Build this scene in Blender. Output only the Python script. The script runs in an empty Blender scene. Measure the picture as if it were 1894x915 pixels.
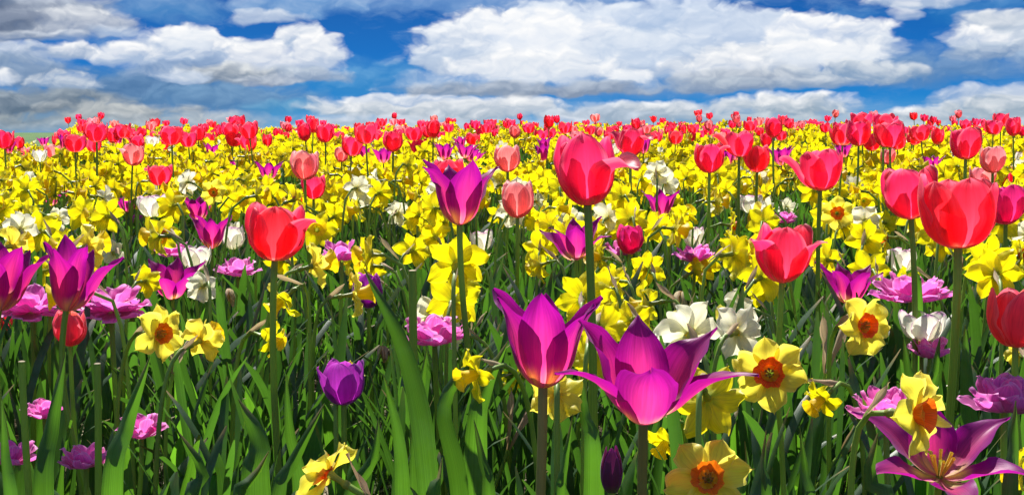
import bpy, math, random
import numpy as np
from mathutils import Vector, Matrix, Euler

C = bpy.context.scene
COL = C.collection
R = math.radians

# ------------------------------------------------------------------ camera
FPX = 2500.0                      # focal length in photograph pixels (1894 wide)
HC = 0.60                         # eye height
cam_d = bpy.data.cameras.new('camera')
cam_d.sensor_width = 36.0
cam_d.lens = 36.0 * FPX / 1894.0
cam_d.clip_start = 0.02
cam_d.clip_end = 3000.0
cam = bpy.data.objects.new('camera', cam_d)
COL.objects.link(cam)
PITCH = math.atan((457.5 - 240.0) / FPX)
cam.location = (0, 0, HC)
cam.rotation_euler = (math.pi / 2 - PITCH, 0, 0)
C.camera = cam
cam_d.dof.use_dof = False
CP, SP = math.cos(PITCH), math.sin(PITCH)

# ------------------------------------------------------------------ exposure, sun
C.view_settings.view_transform = 'Standard'
C.view_settings.look = 'None'
C.view_settings.exposure = 0.9
C.view_settings.gamma = 1.0
C.render.engine = 'CYCLES'
C.cycles.max_bounces = 8
C.cycles.diffuse_bounces = 4
C.cycles.transmission_bounces = 6
C.cycles.transparent_max_bounces = 8
C.cycles.use_denoising = True
C.cycles.sample_clamp_indirect = 6.0

SUN_AZ, SUN_EL = R(-14), R(53)    # azimuth from +Y towards +X: the sun stands ahead of the camera, high
sdir = Vector((math.sin(SUN_AZ) * math.cos(SUN_EL), math.cos(SUN_AZ) * math.cos(SUN_EL), math.sin(SUN_EL)))
sun_d = bpy.data.lights.new('sun', 'SUN')
sun_d.energy = 5.0
sun_d.angle = R(0.5)
sun_d.color = (1.0, 0.96, 0.9)
sun = bpy.data.objects.new('sun', sun_d)
sun.rotation_euler = sdir.to_track_quat('Z', 'Y').to_euler()
sun.location = (0, 0, 20)
COL.objects.link(sun)

# ------------------------------------------------------------------ node helpers
class NT:
    def __init__(self, tree):
        self.t = tree
    def n(self, typ, **kw):
        nd = self.t.nodes.new(typ)
        for k, v in kw.items():
            setattr(nd, k, v)
        return nd
    def put(self, sock, v):
        if hasattr(v, 'is_linked') or hasattr(v, 'links'):
            self.t.links.new(v, sock)
        else:
            sock.default_value = v
    def m(self, op, a, b=0.0, c=0.0, clamp=False):
        nd = self.n('ShaderNodeMath', operation=op, use_clamp=clamp)
        self.put(nd.inputs[0], a)
        self.put(nd.inputs[1], b)
        self.put(nd.inputs[2], c)
        return nd.outputs[0]
    def step(self, v, a, b, lo=0.0, hi=1.0):
        nd = self.n('ShaderNodeMapRange', interpolation_type='SMOOTHSTEP')
        self.put(nd.inputs[0], v)
        self.put(nd.inputs[1], a); self.put(nd.inputs[2], b)
        self.put(nd.inputs[3], lo); self.put(nd.inputs[4], hi)
        return nd.outputs[0]
    def mix(self, f, a, b, mode='MIX'):
        nd = self.n('ShaderNodeMixRGB', blend_type=mode)
        self.put(nd.inputs[0], f)
        for i, c in ((1, a), (2, b)):
            if isinstance(c, (tuple, list)) and len(c) == 3:
                c = (*c, 1.0)
            self.put(nd.inputs[i], c)
        return nd.outputs[0]
    def xyz(self, x, y, z=0.0):
        nd = self.n('ShaderNodeCombineXYZ')
        self.put(nd.inputs[0], x); self.put(nd.inputs[1], y); self.put(nd.inputs[2], z)
        return nd.outputs[0]
    def noise(self, vec, scale, detail=4.0, rough=0.5, dist=0.0, out=0):
        nd = self.n('ShaderNodeTexNoise')
        self.put(nd.inputs['Vector'], vec)
        nd.inputs['Scale'].default_value = scale
        nd.inputs['Detail'].default_value = detail
        nd.inputs['Roughness'].default_value = rough
        nd.inputs['Distortion'].default_value = dist
        return nd.outputs[out]
    def vor(self, vec, scale, detail=0.0, rough=0.5, smooth=0.4):
        nd = self.n('ShaderNodeTexVoronoi', feature='SMOOTH_F1')
        self.put(nd.inputs['Vector'], vec)
        nd.inputs['Scale'].default_value = scale
        nd.inputs['Detail'].default_value = detail
        nd.inputs['Roughness'].default_value = rough
        nd.inputs['Smoothness'].default_value = smooth
        return nd.outputs['Distance']

# ------------------------------------------------------------------ sky with clouds (world)
def px_deg(px, py):
    return (px - 947.0) / 43.63, (240.0 - py) / 43.63

# clouds, back to front: (px, py, half width px, half height px, shade below, shade on top, opacity, softness)
WH, LG, GB, GR, DK = (255, 255, 255), (224, 232, 243), (172, 192, 220), (150, 162, 180), (104, 132, 166)
PUFFS = [
    (950, 8, 420, 24, (110, 155, 210), (160, 190, 228), 0.75, 0.7), (330, 26, 110, 26, (80, 140, 200), (130, 170, 215), 0.8, 0.8),
    (560, 14, 120, 30, (120, 165, 215), (176, 200, 230), 0.85, 0.6), (500, 40, 55, 16, GB, LG, 0.85, 0.5), (1780, 38, 120, 30, (40, 118, 190), (90, 150, 208), 0.8, 0.8),
    (1680, 8, 100, 26, GB, WH, 0.95, 0.4), (1645, 42, 26, 12, GB, WH, 0.7, 0.6), (1560, 40, 60, 14, (40, 120, 195), (120, 170, 218), 0.6, 0.9),
    # horizon banks
    (300, 168, 190, 40, (78, 118, 162), (120, 156, 196), 0.95, 0.6), (430, 190, 170, 34, (88, 132, 178), (124, 164, 202), 0.9, 0.6), (680, 150, 130, 38, (60, 140, 202), (110, 172, 220), 0.75, 0.9),
    (1650, 130, 190, 40, (96, 138, 186), (134, 168, 208), 0.9, 0.7), (1180, 150, 260, 40, (100, 150, 205), (150, 185, 222), 0.8, 0.8), (840, 160, 120, 26, (120, 165, 210), LG, 0.7, 0.7),
    (90, 195, 170, 30, (98, 116, 134), (160, 172, 182), 0.95, 0.5), (255, 212, 140, 22, (138, 150, 160), (204, 208, 208), 0.95, 0.5), (50, 226, 130, 16, (120, 134, 146), (170, 180, 184), 0.95, 0.6),
    (400, 224, 160, 15, (150, 165, 178), (214, 220, 224), 0.8, 0.6), (540, 205, 80, 16, (70, 150, 202), (128, 184, 218), 0.7, 0.8),
    (690, 200, 110, 20, (172, 188, 204), WH, 0.95, 0.4), (850, 205, 190, 24, (168, 184, 200), WH, 0.95, 0.45), (760, 184, 90, 12, GB, WH, 0.9, 0.5), (720, 225, 150, 13, (176, 190, 204), LG, 0.9, 0.6),
    (960, 196, 66, 22, (190, 202, 216), WH, 0.95, 0.4), (1150, 214, 150, 22, (160, 178, 196), LG, 0.95, 0.45), (1230, 200, 80, 14, (170, 186, 202), WH, 0.9, 0.5),
    (1450, 200, 130, 26, (158, 176, 192), WH, 0.95, 0.45), (1390, 190, 70, 14, (180, 194, 208), WH, 0.95, 0.4), (1350, 222, 130, 14, (150, 172, 192), (206, 216, 224), 0.9, 0.6), (1560, 222, 90, 10, (150, 174, 196), (210, 220, 228), 0.8, 0.7),
    (1720, 218, 130, 20, (164, 182, 198), WH, 0.95, 0.45), (1830, 198, 120, 30, (160, 178, 194), WH, 0.95, 0.4), (1770, 176, 60, 12, GB, LG, 0.8, 0.6), (1870, 172, 50, 14, GB, LG, 0.85, 0.5),
    (1000, 226, 80, 10, GB, LG, 0.8, 0.6),
    (250, 236, 330, 13, (128, 152, 174), (176, 192, 204), 0.8, 0.8), (800, 240, 330, 12, (160, 184, 206), (214, 224, 232), 0.85, 0.8), (1280, 240, 330, 12, (150, 178, 204), (208, 220, 230), 0.85, 0.8), (1740, 238, 280, 13, (160, 182, 202), (214, 222, 230), 0.85, 0.8),
    # upper left grey cloud
    (60, 55, 100, 42, (104, 118, 142), (150, 164, 186), 0.95, 0.5), (110, 30, 120, 34, (138, 150, 172), (196, 206, 220), 0.95, 0.45), (190, 58, 90, 26, (150, 164, 188), (226, 230, 236), 0.95, 0.4),
    (240, 70, 44, 12, GB, LG, 0.85, 0.5), (40, 20, 40, 22, (70, 90, 124), (110, 130, 160), 0.9, 0.7), (100, 80, 120, 10, (140, 160, 190), LG, 0.6, 0.7),
    (50, 112, 90, 20, (140, 164, 196), LG, 0.9, 0.5), (170, 104, 60, 14, (160, 180, 208), WH, 0.95, 0.4), (60, 140, 120, 24, (110, 138, 172), (160, 180, 205), 0.9, 0.6),
    (22, 148, 46, 15, GB, WH, 0.95, 0.4), (160, 156, 62, 18, (150, 172, 200), (236, 240, 244), 0.95, 0.45),
    # left cumulus
    (430, 128, 170, 34, (128, 156, 194), GB, 0.95, 0.45), (330, 92, 62, 34, (180, 198, 224), WH, 1.0, 0.3), (372, 80, 50, 26, LG, WH, 1.0, 0.25), (270, 112, 66, 22, GB, WH, 0.95, 0.35),
    (452, 98, 62, 24, GB, WH, 1.0, 0.3), (555, 78, 46, 30, GB, WH, 1.0, 0.22), (592, 106, 52, 34, (186, 202, 226), WH, 1.0, 0.25), (510, 112, 70, 28, (196, 208, 228), WH, 1.0, 0.28),
    (560, 140, 80, 16, (140, 160, 188), (200, 212, 226), 0.9, 0.5), (430, 142, 90, 20, (128, 144, 164), (226, 230, 232), 0.95, 0.4), (350, 146, 60, 14, GB, LG, 0.9, 0.5), (490, 152, 60, 12, GR, LG, 0.9, 0.5),
    # large cloud
    (1120, 100, 330, 70, GB, (206, 220, 240), 1.0, 0.35), (1230, 48, 200, 40, (176, 198, 228), (214, 226, 244), 1.0, 0.3), (1350, 62, 120, 44, (186, 204, 230), (222, 232, 246), 1.0, 0.3), (1050, 42, 130, 36, (196, 212, 236), (232, 240, 250), 1.0, 0.3),
    (920, 66, 110, 42, (206, 220, 240), WH, 1.0, 0.28), (850, 92, 84, 46, (176, 196, 224), (246, 249, 253), 1.0, 0.25), (1010, 84, 130, 56, (226, 234, 246), WH, 1.0, 0.4), (1180, 96, 120, 40, (196, 212, 234), (236, 242, 250), 1.0, 0.4),
    (880, 118, 110, 24, (170, 190, 218), (206, 220, 238), 1.0, 0.4), (990, 128, 150, 34, (214, 224, 238), WH, 1.0, 0.4), (1160, 142, 46, 12, LG, WH, 0.95, 0.4),
    (900, 166, 170, 16, (140, 156, 178), (196, 206, 220), 0.95, 0.5), (1080, 166, 120, 15, (136, 152, 176), (190, 202, 218), 0.95, 0.5),
    (1380, 118, 120, 34, (160, 182, 214), LG, 0.95, 0.4), (1478, 62, 66, 32, (200, 214, 236), WH, 1.0, 0.25), (1452, 76, 50, 20, LG, WH, 1.0, 0.3), (1575, 76, 62, 32, (190, 206, 230), WH, 1.0, 0.28), (1600, 98, 56, 22, GB, LG, 0.95, 0.4),
    (1430, 108, 130, 30, (206, 216, 230), WH, 1.0, 0.3), (1520, 104, 110, 24, LG, WH, 1.0, 0.3), (1320, 130, 96, 26, (196, 208, 226), WH, 1.0, 0.3), (1410, 148, 150, 18, (132, 150, 176), (206, 214, 224), 0.95, 0.45), (1330, 160, 110, 16, (134, 154, 182), (190, 202, 216), 0.9, 0.5),
    (1580, 140, 110, 20, (140, 166, 196), (226, 232, 238), 0.95, 0.4), (1500, 156, 90, 14, (140, 164, 194), (210, 218, 228), 0.9, 0.5),
    # right
    (1830, 62, 90, 28, (176, 192, 212), (232, 236, 242), 1.0, 0.35), (1860, 88, 70, 30, (170, 188, 212), (222, 230, 240), 1.0, 0.4), (1772, 84, 60, 20, GB, WH, 1.0, 0.3), (1790, 108, 80, 18, (130, 158, 194), (206, 218, 232), 0.95, 0.45), (1880, 124, 60, 18, (110, 148, 196), (160, 186, 216), 0.9, 0.6),
]
W = bpy.data.worlds.new('World')
C.world = W
W.use_nodes = True
W.cycles.sampling_method = 'NONE'
wt = W.node_tree
wt.nodes.clear()
w = NT(wt)
SKYK = 0.10
def rad(srgb, k=1.0):            # picture colour -> radiance before the background strength
    lin = [((c / 255 + 0.055) / 1.055) ** 2.4 if c > 10 else c / 255 / 12.92 for c in srgb]
    e = 2 ** C.view_settings.exposure
    return (*[k * v / e / SKYK for v in lin], 1.0)
tc = w.n('ShaderNodeTexCoord')
sep = w.n('ShaderNodeSeparateXYZ')
w.put(sep.inputs[0], tc.outputs['Generated'])
AZ = w.m('MULTIPLY', w.m('ARCTAN2', sep.outputs[0], sep.outputs[1]), 57.2958)
EL = w.m('MULTIPLY', w.m('ARCSINE', sep.outputs[2]), 57.2958)
# blue air: the sky model, looked up higher than the true elevation as the photograph's deep blue asks
sky = w.n('ShaderNodeTexSky', sky_type='NISHITA')
sky.sun_disc = False
sky.sun_elevation = SUN_EL
sky.sun_rotation = SUN_AZ
sky.ozone_density = 4.0
sky.dust_density = 0.3
sky.air_density = 1.2
lift = w.n('ShaderNodeVectorMath', operation='ADD')
w.put(lift.inputs[0], tc.outputs['Generated']); lift.inputs[1].default_value = (0, 0, 0.55)
nrm = w.n('ShaderNodeVectorMath', operation='NORMALIZE')
w.put(nrm.inputs[0], lift.outputs[0])
w.put(sky.inputs[0], nrm.outputs[0])
airc = w.n('ShaderNodeValToRGB')
w.put(airc.inputs[0], w.m('MULTIPLY', EL, 1 / 40.0))
ae = airc.color_ramp.elements
ae[0].position = 0.0; ae[0].color = rad((96, 170, 218))
ae[1].position = 1.0; ae[1].color = rad((30, 80, 165))
for pos, c in ((0.035, (24, 130, 206)), (0.08, (6, 110, 194)), (0.14, (3, 88, 170))):
    e = ae.new(pos); e.color = rad(c)
blue = w.mix(0.975, sky.outputs[0], airc.outputs[0])
# the rest of the dome: loose clouds
P0 = w.xyz(AZ, w.m('MULTIPLY', EL, 1.4), 3.7)
loose = w.noise(P0, 0.055, 4.0, 0.55)
dome = w.mix(w.step(loose, 0.46, 0.66), blue, rad((225, 232, 242)))
bg_dome = w.n('ShaderNodeBackground'); w.put(bg_dome.inputs[0], dome); bg_dome.inputs[1].default_value = SKYK
# the clouds ahead
P = w.xyz(AZ, w.m('MULTIPLY', EL, 1.7), 0.0)
wn = w.n('ShaderNodeTexNoise'); w.put(wn.inputs['Vector'], P)
wn.inputs['Scale'].default_value = 0.75; wn.inputs['Detail'].default_value = 3.0; wn.inputs['Roughness'].default_value = 0.45
ws = w.n('ShaderNodeSeparateXYZ'); w.put(ws.inputs[0], wn.outputs['Color'])
WX = w.m('MULTIPLY_ADD', w.m('SUBTRACT', ws.outputs[0], 0.5), 1.7, AZ)
WY = w.m('MULTIPLY_ADD', w.m('SUBTRACT', ws.outputs[1], 0.5), 0.72, EL)
PW = w.xyz(WX, w.m('MULTIPLY', WY, 1.7), 0.0)
PU = w.xyz(w.m('ADD', WX, -0.07), w.m('MULTIPLY', w.m('ADD', WY, 0.13), 1.7), 0.0)
bil = w.vor(PW, 1.1, 3.0, 0.42, 0.9)
bilu = w.vor(PU, 1.1, 3.0, 0.42, 0.9)
fine = w.noise(PW, 0.9, 6.0, 0.52)
EDGE = w.m('ADD', w.m('MULTIPLY', w.m('SUBTRACT', bil, 0.45), 1.15), w.m('MULTIPLY', w.m('SUBTRACT', fine, 0.5), 0.55))
REL = w.m('ADD', w.m('MULTIPLY', w.m('SUBTRACT', bilu, bil), 0.85), w.m('MULTIPLY', w.m('SUBTRACT', 0.5, fine), -0.32))
REL = w.m('ADD', REL, w.m('MULTIPLY', w.m('SUBTRACT', 0.42, bil), 0.45))
veil = w.noise(w.xyz(WX, w.m('MULTIPLY', WY, 3.2), 5.0), 0.34, 6.0, 0.6)
col = w.mix(w.m('MULTIPLY', w.step(veil, 0.46, 0.74), 0.45), blue, rad((140, 178, 218)))
pg = bpy.data.node_groups.new('cloud_puff', 'ShaderNodeTree')
for nm in ('WX', 'WY', 'Edge', 'Relief', 'XScale', 'XShift', 'YScale', 'YShift', 'Outer', 'Inner', 'Opacity'):
    pg.interface.new_socket(nm, in_out='INPUT', socket_type='NodeSocketFloat')
for nm in ('Below', 'Low', 'High'):
    pg.interface.new_socket(nm, in_out='INPUT', socket_type='NodeSocketColor')
pg.interface.new_socket('Color', in_out='OUTPUT', socket_type='NodeSocketColor')
g = NT(pg)
gi = g.n('NodeGroupInput').outputs; go = g.n('NodeGroupOutput')
da = g.m('MULTIPLY_ADD', gi[0], gi[4], gi[5])
de = g.m('MULTIPLY_ADD', gi[1], gi[6], gi[7])
du = g.m('ADD', g.m('MAXIMUM', de, 0.0), g.m('MULTIPLY', g.m('MINIMUM', de, 0.0), 1.25))
q = g.m('ADD', g.m('MULTIPLY_ADD', du, du, g.m('MULTIPLY', da, da)), gi[2])
al = g.step(q, gi[8], gi[9], 0.0, gi[10])
sh = g.m('ADD', g.m('MULTIPLY_ADD', de, 0.58, 0.45), gi[3], clamp=True)
g.put(go.inputs[0], g.mix(al, gi[11], g.mix(sh, gi[12], gi[13])))
for px, py, sx, sy, lo, hi, op, soft in PUFFS:
    a0, e0 = px_deg(px, py)
    nd = w.n('ShaderNodeGroup'); nd.node_tree = pg
    for i, v in enumerate((WX, WY, EDGE, REL, 43.63 / sx, -a0 * 43.63 / sx, 43.63 / sy, -e0 * 43.63 / sy, 1.66 + 0.62 * soft, 1.16 - 1.0 * soft, op, col, rad(lo), rad(hi))):
        w.put(nd.inputs[i], v)
    col = nd.outputs[0]
bg = w.n('ShaderNodeBackground')
w.put(bg.inputs[0], col)
bg.inputs[1].default_value = SKYK
ahead = w.m('MULTIPLY', w.step(w.m('ABSOLUTE', AZ), 50.0, 36.0), w.step(EL, 13.0, 8.0))
msh = w.n('ShaderNodeMixShader')
w.put(msh.inputs[0], ahead); w.put(msh.inputs[1], bg_dome.outputs[0]); w.put(msh.inputs[2], bg.outputs[0])
wo = w.n('ShaderNodeOutputWorld')
w.put(wo.inputs[0], msh.outputs[0])

# ------------------------------------------------------------------ terrain
def sm(x, a, b):
    t = np.clip((np.asarray(x, float) - a) / (b - a), 0, 1)
    return t * t * (3 - 2 * t)
def gz(x, y):
    x = np.asarray(x, float); y = np.asarray(y, float)
    rise = 0.215 * sm(y, 2.5, 13.0)
    left = 0.20 * sm(-x / np.maximum(y, 1), 0.320, 0.344) * sm(y, 5, 10)
    fall = 5.0 * sm(y, 14.5, 90.0)
    bump = 0.012 * np.sin(x * 2.3 + 1.0) * np.sin(y * 1.9) + 0.018 * np.sin(x * 0.9 + y * 0.5) * sm(y, 3, 8)
    near = sm(y, 60, 20)
    return rise - left - fall + bump * (1 - sm(y, 20, 60))
def at(px, py, d):
    """The point seen at photograph pixel (px, py), d metres ahead of the camera."""
    xc = (px - 947.0) / FPX * d
    yc = -(py - 457.5) / FPX * d
    return Vector((xc, d * CP + yc * SP, HC - d * SP + yc * CP))
def pix(p):
    dx, dy, dz = p[0], p[1], p[2] - HC
    d = dy * CP - dz * SP
    yc = dy * SP + dz * CP
    return 947 + FPX * dx / d, 457.5 - FPX * yc / d, d

# ------------------------------------------------------------------ materials
def petal_mat(name, main, base, tip, edge, b=(0.05, 0.22), edge_amt=0.0, tip_amt=0.0, tr=0.5, trc=None, vein=0.25,
              rough=0.42, vary=0.10, centre=None, centre_amt=0.0, hue=0.012, sheen=0.25, e0=0.62):
    m = bpy.data.materials.new(name); m.use_nodes = True
    t = m.node_tree; t.nodes.clear(); k = NT(t)
    uv = k.n('ShaderNodeUVMap'); s = k.n('ShaderNodeSeparateXYZ'); k.put(s.inputs[0], uv.outputs[0])
    u, v = s.outputs[0], s.outputs[1]
    oi = k.n('ShaderNodeObjectInfo'); rnd = oi.outputs['Random']
    au = k.m('MULTIPLY', k.m('ABSOLUTE', k.m('SUBTRACT', u, 0.5)), 2.0)
    wob = k.noise(k.xyz(k.m('MULTIPLY', u, 9.0), k.m('MULTIPLY', v, 1.2), k.m('MULTIPLY', rnd, 37.0)), 1.0, 3.0, 0.6)
    vb = k.m('ADD', v, k.m('MULTIPLY', k.m('SUBTRACT', wob, 0.5), 0.16))
    col = k.mix(k.step(vb, b[0], b[1]), base, main)
    if centre is not None:
        cf = k.m('MULTIPLY', k.step(au, 0.75, 0.0), k.step(v, 0.95, 0.35))
        col = k.mix(k.m('MULTIPLY', cf, centre_amt), col, centre)
    if tip_amt:
        col = k.mix(k.m('MULTIPLY', k.step(vb, 0.6, 1.0), tip_amt), col, tip)
    if edge_amt:
        e = k.m('MAXIMUM', k.step(k.m('ADD', au, k.m('MULTIPLY', k.m('SUBTRACT', wob, 0.5), 0.5)), e0, 1.0), k.step(vb, 0.88, 1.0))
        col = k.mix(k.m('MULTIPLY', e, edge_amt), col, edge)
    fan = k.m('MULTIPLY', k.m('SUBTRACT', u, 0.5), k.m('MULTIPLY_ADD', v, -0.35, 1.2))
    fine = k.noise(k.xyz(k.m('MULTIPLY', fan, 26.0), k.m('MULTIPLY', v, 1.9), k.m('MULTIPLY', rnd, 91.0)), 1.0, 3.0, 0.7)
    blot = k.noise(k.xyz(k.m('MULTIPLY', u, 2.2), k.m('MULTIPLY', v, 2.0), k.m('MULTIPLY', rnd, 53.0)), 1.0, 2.0, 0.5)
    val = k.m('ADD', 1.0, k.m('MULTIPLY', k.m('SUBTRACT', fine, 0.5), vein * 3.8))
    val = k.m('ADD', val, k.m('MULTIPLY', k.m('SUBTRACT', blot, 0.5), 0.35))
    val = k.m('ADD', val, k.m('MULTIPLY', k.m('SUBTRACT', wob, 0.5), 0.55))
    rn2 = k.m('SUBTRACT', k.m('FRACT', k.m('MULTIPLY', rnd, 7.31)), 0.5)
    val = k.m('ADD', val, k.m('MULTIPLY', rn2, vary * 2))
    hs = k.n('ShaderNodeHueSaturation')
    k.put(hs.inputs['Hue'], k.m('MULTIPLY_ADD', k.m('SUBTRACT', rnd, 0.5), hue * 2, 0.5))
    hs.inputs['Saturation'].default_value = 1.0
    k.put(hs.inputs['Value'], val); k.put(hs.inputs['Color'], col)
    col = hs.outputs[0]
    p = k.n('ShaderNodeBsdfPrincipled')
    k.put(p.inputs['Base Color'], col)
    p.inputs['Roughness'].default_value = rough
    p.inputs['Specular IOR Level'].default_value = 0.35
    p.inputs['Sheen Weight'].default_value = sheen; p.inputs['Sheen Roughness'].default_value = 0.4
    bump = k.n('ShaderNodeBump'); bump.inputs['Strength'].default_value = 0.4; bump.inputs['Distance'].default_value = 0.0006
    k.put(bump.inputs['Height'], fine)
    k.put(p.inputs['Normal'], bump.outputs[0])
    tl = k.n('ShaderNodeBsdfTranslucent')
    tcol = k.mix(1.0, col, trc, 'MULTIPLY') if trc is not None else col
    k.put(tl.inputs[0], tcol)
    mx = k.n('ShaderNodeMixShader'); mx.inputs[0].default_value = tr
    k.put(mx.inputs[1], p.outputs[0]); k.put(mx.inputs[2], tl.outputs[0])
    o = k.n('ShaderNodeOutputMaterial'); k.put(o.inputs[0], mx.outputs[0])
    return m

def leaf_mat(name, dark, light, trc, tr=0.45, rough=0.38, stripe=0.5, spec=0.5, dry=0.0, bloom=0.0):
    m = bpy.data.materials.new(name); m.use_nodes = True
    t = m.node_tree; t.nodes.clear(); k = NT(t)
    uv = k.n('ShaderNodeUVMap'); s = k.n('ShaderNodeSeparateXYZ'); k.put(s.inputs[0], uv.outputs[0])
    u, v = s.outputs[0], s.outputs[1]
    oi = k.n('ShaderNodeObjectInfo'); rnd = oi.outputs['Random']
    geo = k.n('ShaderNodeNewGeometry')
    big = k.noise(geo.outputs['Position'], 9.0, 2.0, 0.6)
    st = k.noise(k.xyz(k.m('MULTIPLY', u, 30.0), k.m('MULTIPLY', v, 1.3), k.m('MULTIPLY', rnd, 57.0)), 1.0, 2.0, 0.65)
    f = k.m('ADD', k.m('MULTIPLY', st, stripe), k.m('MULTIPLY', big, 1.0 - stripe))
    f = k.step(k.m('ADD', f, k.m('MULTIPLY', k.m('SUBTRACT', rnd, 0.5), 0.25)), 0.3, 0.7)
    col = k.mix(f, dark, light)
    wax = k.noise(geo.outputs['Position'], 24.0, 3.0, 0.6)
    col = k.mix(k.m('MULTIPLY', k.step(wax, 0.42, 0.68), bloom), col, (0.13, 0.20, 0.14))
    if dry:
        col = k.mix(k.m('MULTIPLY', k.step(k.m('ADD', v, k.m('MULTIPLY', st, 0.1)), 0.965, 1.03), dry), col, (0.35, 0.24, 0.08))
    p = k.n('ShaderNodeBsdfPrincipled')
    k.put(p.inputs['Base Color'], col)
    p.inputs['Roughness'].default_value = rough
    p.inputs['Specular IOR Level'].default_value = spec
    bump = k.n('ShaderNodeBump'); bump.inputs['Strength'].default_value = 0.35; bump.inputs['Distance'].default_value = 0.0006
    k.put(bump.inputs['Height'], st); k.put(p.inputs['Normal'], bump.outputs[0])
    tl = k.n('ShaderNodeBsdfTranslucent'); k.put(tl.inputs[0], k.mix(f, tuple(c * 0.48 for c in trc), trc))
    mx = k.n('ShaderNodeMixShader'); mx.inputs[0].default_value = tr
    k.put(mx.inputs[1], p.outputs[0]); k.put(mx.inputs[2], tl.outputs[0])
    o = k.n('ShaderNodeOutputMaterial'); k.put(o.inputs[0], mx.outputs[0])
    return m

M = {}
M['red'] = petal_mat('red_petal', (0.90, 0.038, 0.11), (0.85, 0.55, 0.30), (0.9, 0.16, 0.2), (0.95, 0.30, 0.36),
                     b=(0.10, 0.24), edge_amt=0.55, tr=0.62, trc=(1.1, 0.85, 1.0), centre=(0.94, 0.09, 0.17), centre_amt=0.6)  # paler edge colour paints the light caught along the petal rims
M['coral'] = petal_mat('coral_petal', (0.92, 0.085, 0.12), (0.85, 0.55, 0.30), (0.93, 0.22, 0.22), (0.95, 0.34, 0.34),
                       b=(0.04, 0.16), edge_amt=0.5, tr=0.58, centre=(0.94, 0.15, 0.19), centre_amt=0.6)
M['rose'] = petal_mat('rose_petal', (0.80, 0.025, 0.20), (0.9, 0.6, 0.5), (0.6, 0.02, 0.3), (0.85, 0.08, 0.32),
                      b=(0.02, 0.14), edge_amt=0.5, tr=0.62, centre=(0.88, 0.05, 0.22), centre_amt=0.6)
M['pink'] = petal_mat('pink_petal', (0.92, 0.25, 0.26), (0.85, 0.62, 0.35), (0.9, 0.5, 0.5), (0.93, 0.52, 0.50),
                      b=(0.0, 0.14), edge_amt=0.75, tr=0.62, vary=0.08)
M['purple'] = petal_mat('purple_petal', (0.40, 0.008, 0.25), (0.90, 0.74, 0.22), (0.26, 0.004, 0.20), (0.30, 0.004, 0.25),
                        b=(0.15, 0.35), edge_amt=0.6, tip_amt=0.4, tr=0.60, trc=(1.1, 0.9, 1.0), centre=(0.94, 0.06, 0.27), centre_amt=0.85)  # pink centre: the glow of light through the petal, put into its colour
M['violet'] = petal_mat('violet_petal', (0.40, 0.03, 0.40), (0.75, 0.45, 0.6), (0.3, 0.03, 0.35), (0.50, 0.10, 0.52),
                        b=(0.0, 0.12), edge_amt=0.6, tr=0.58)
M['white'] = petal_mat('white_petal', (0.88, 0.86, 0.70), (0.74, 0.77, 0.38), (0.8, 0.7, 0.8), (0.50, 0.12, 0.46),
                       b=(0.02, 0.35), edge_amt=0.8, tr=0.6, e0=0.86, vary=0.05, vein=0.12)
M['lilac'] = petal_mat('lilac_petal', (0.80, 0.15, 0.52), (0.85, 0.6, 0.6), (0.85, 0.35, 0.7), (0.86, 0.40, 0.72),
                       b=(0.0, 0.15), edge_amt=0.7, tr=0.58, vary=0.12)
M['bud'] = petal_mat('bud_petal', (0.13, 0.012, 0.07), (0.10, 0.12, 0.03), (0.2, 0.01, 0.13), (0.26, 0.02, 0.18),
                     b=(0.0, 0.3), edge_amt=0.8, tr=0.3)
M['yellow'] = petal_mat('yellow_tepal', (0.86, 0.80, 0.008), (0.58, 0.68, 0.02), (0.95, 0.82, 0.05), (0.93, 0.80, 0.04),
                        b=(0.0, 0.3), edge_amt=0.4, tr=0.55, trc=(1.05, 1.0, 0.6), vein=0.22, vary=0.09, hue=0.006)
M['gold'] = petal_mat('gold_cup', (0.90, 0.64, 0.006), (0.80, 0.70, 0.01), (0.95, 0.7, 0.01), (0.95, 0.74, 0.02),
                      b=(0.0, 0.4), edge_amt=0.3, tr=0.5, vein=0.3, hue=0.008)
M['lemon'] = petal_mat('lemon_tepal', (0.95, 0.83, 0.065), (0.88, 0.66, 0.01), (0.95, 0.85, 0.2), (0.94, 0.86, 0.22),
                       b=(0.0, 0.32), edge_amt=0.4, tr=0.58, vein=0.14, vary=0.06, hue=0.006)
M['orange'] = petal_mat('orange_cup', (0.86, 0.13, 0.006), (0.55, 0.10, 0.005), (0.9, 0.12, 0.01), (0.90, 0.17, 0.01),
                        b=(0.0, 0.5), edge_amt=0.6, tr=0.45, vein=0.4)
M['cream'] = petal_mat('cream_tepal', (0.84, 0.82, 0.60), (0.72, 0.76, 0.30), (0.86, 0.84, 0.7), (0.88, 0.87, 0.74),
                       b=(0.0, 0.3), edge_amt=0.4, tr=0.5, vein=0.12, vary=0.05, hue=0.006)
M['paper'] = petal_mat('papery_sheath', (0.52, 0.38, 0.21), (0.36, 0.25, 0.10), (0.5, 0.36, 0.2), (0.5, 0.36, 0.2),
                       b=(0.0, 0.3), tr=0.35, vein=0.6, rough=0.7)
M['withered'] = petal_mat('withered_tepal', (0.60, 0.46, 0.24), (0.4, 0.22, 0.05), (0.3, 0.12, 0.03), (0.34, 0.15, 0.05),
                          b=(0.0, 0.3), edge_amt=0.8, tr=0.4, vein=0.6, rough=0.7)
M['anther'] = petal_mat('anther', (0.75, 0.48, 0.03), (0.75, 0.6, 0.1), (0.6, 0.35, 0.03), (0.6, 0.35, 0.03), tr=0.1, rough=0.8)
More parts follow.
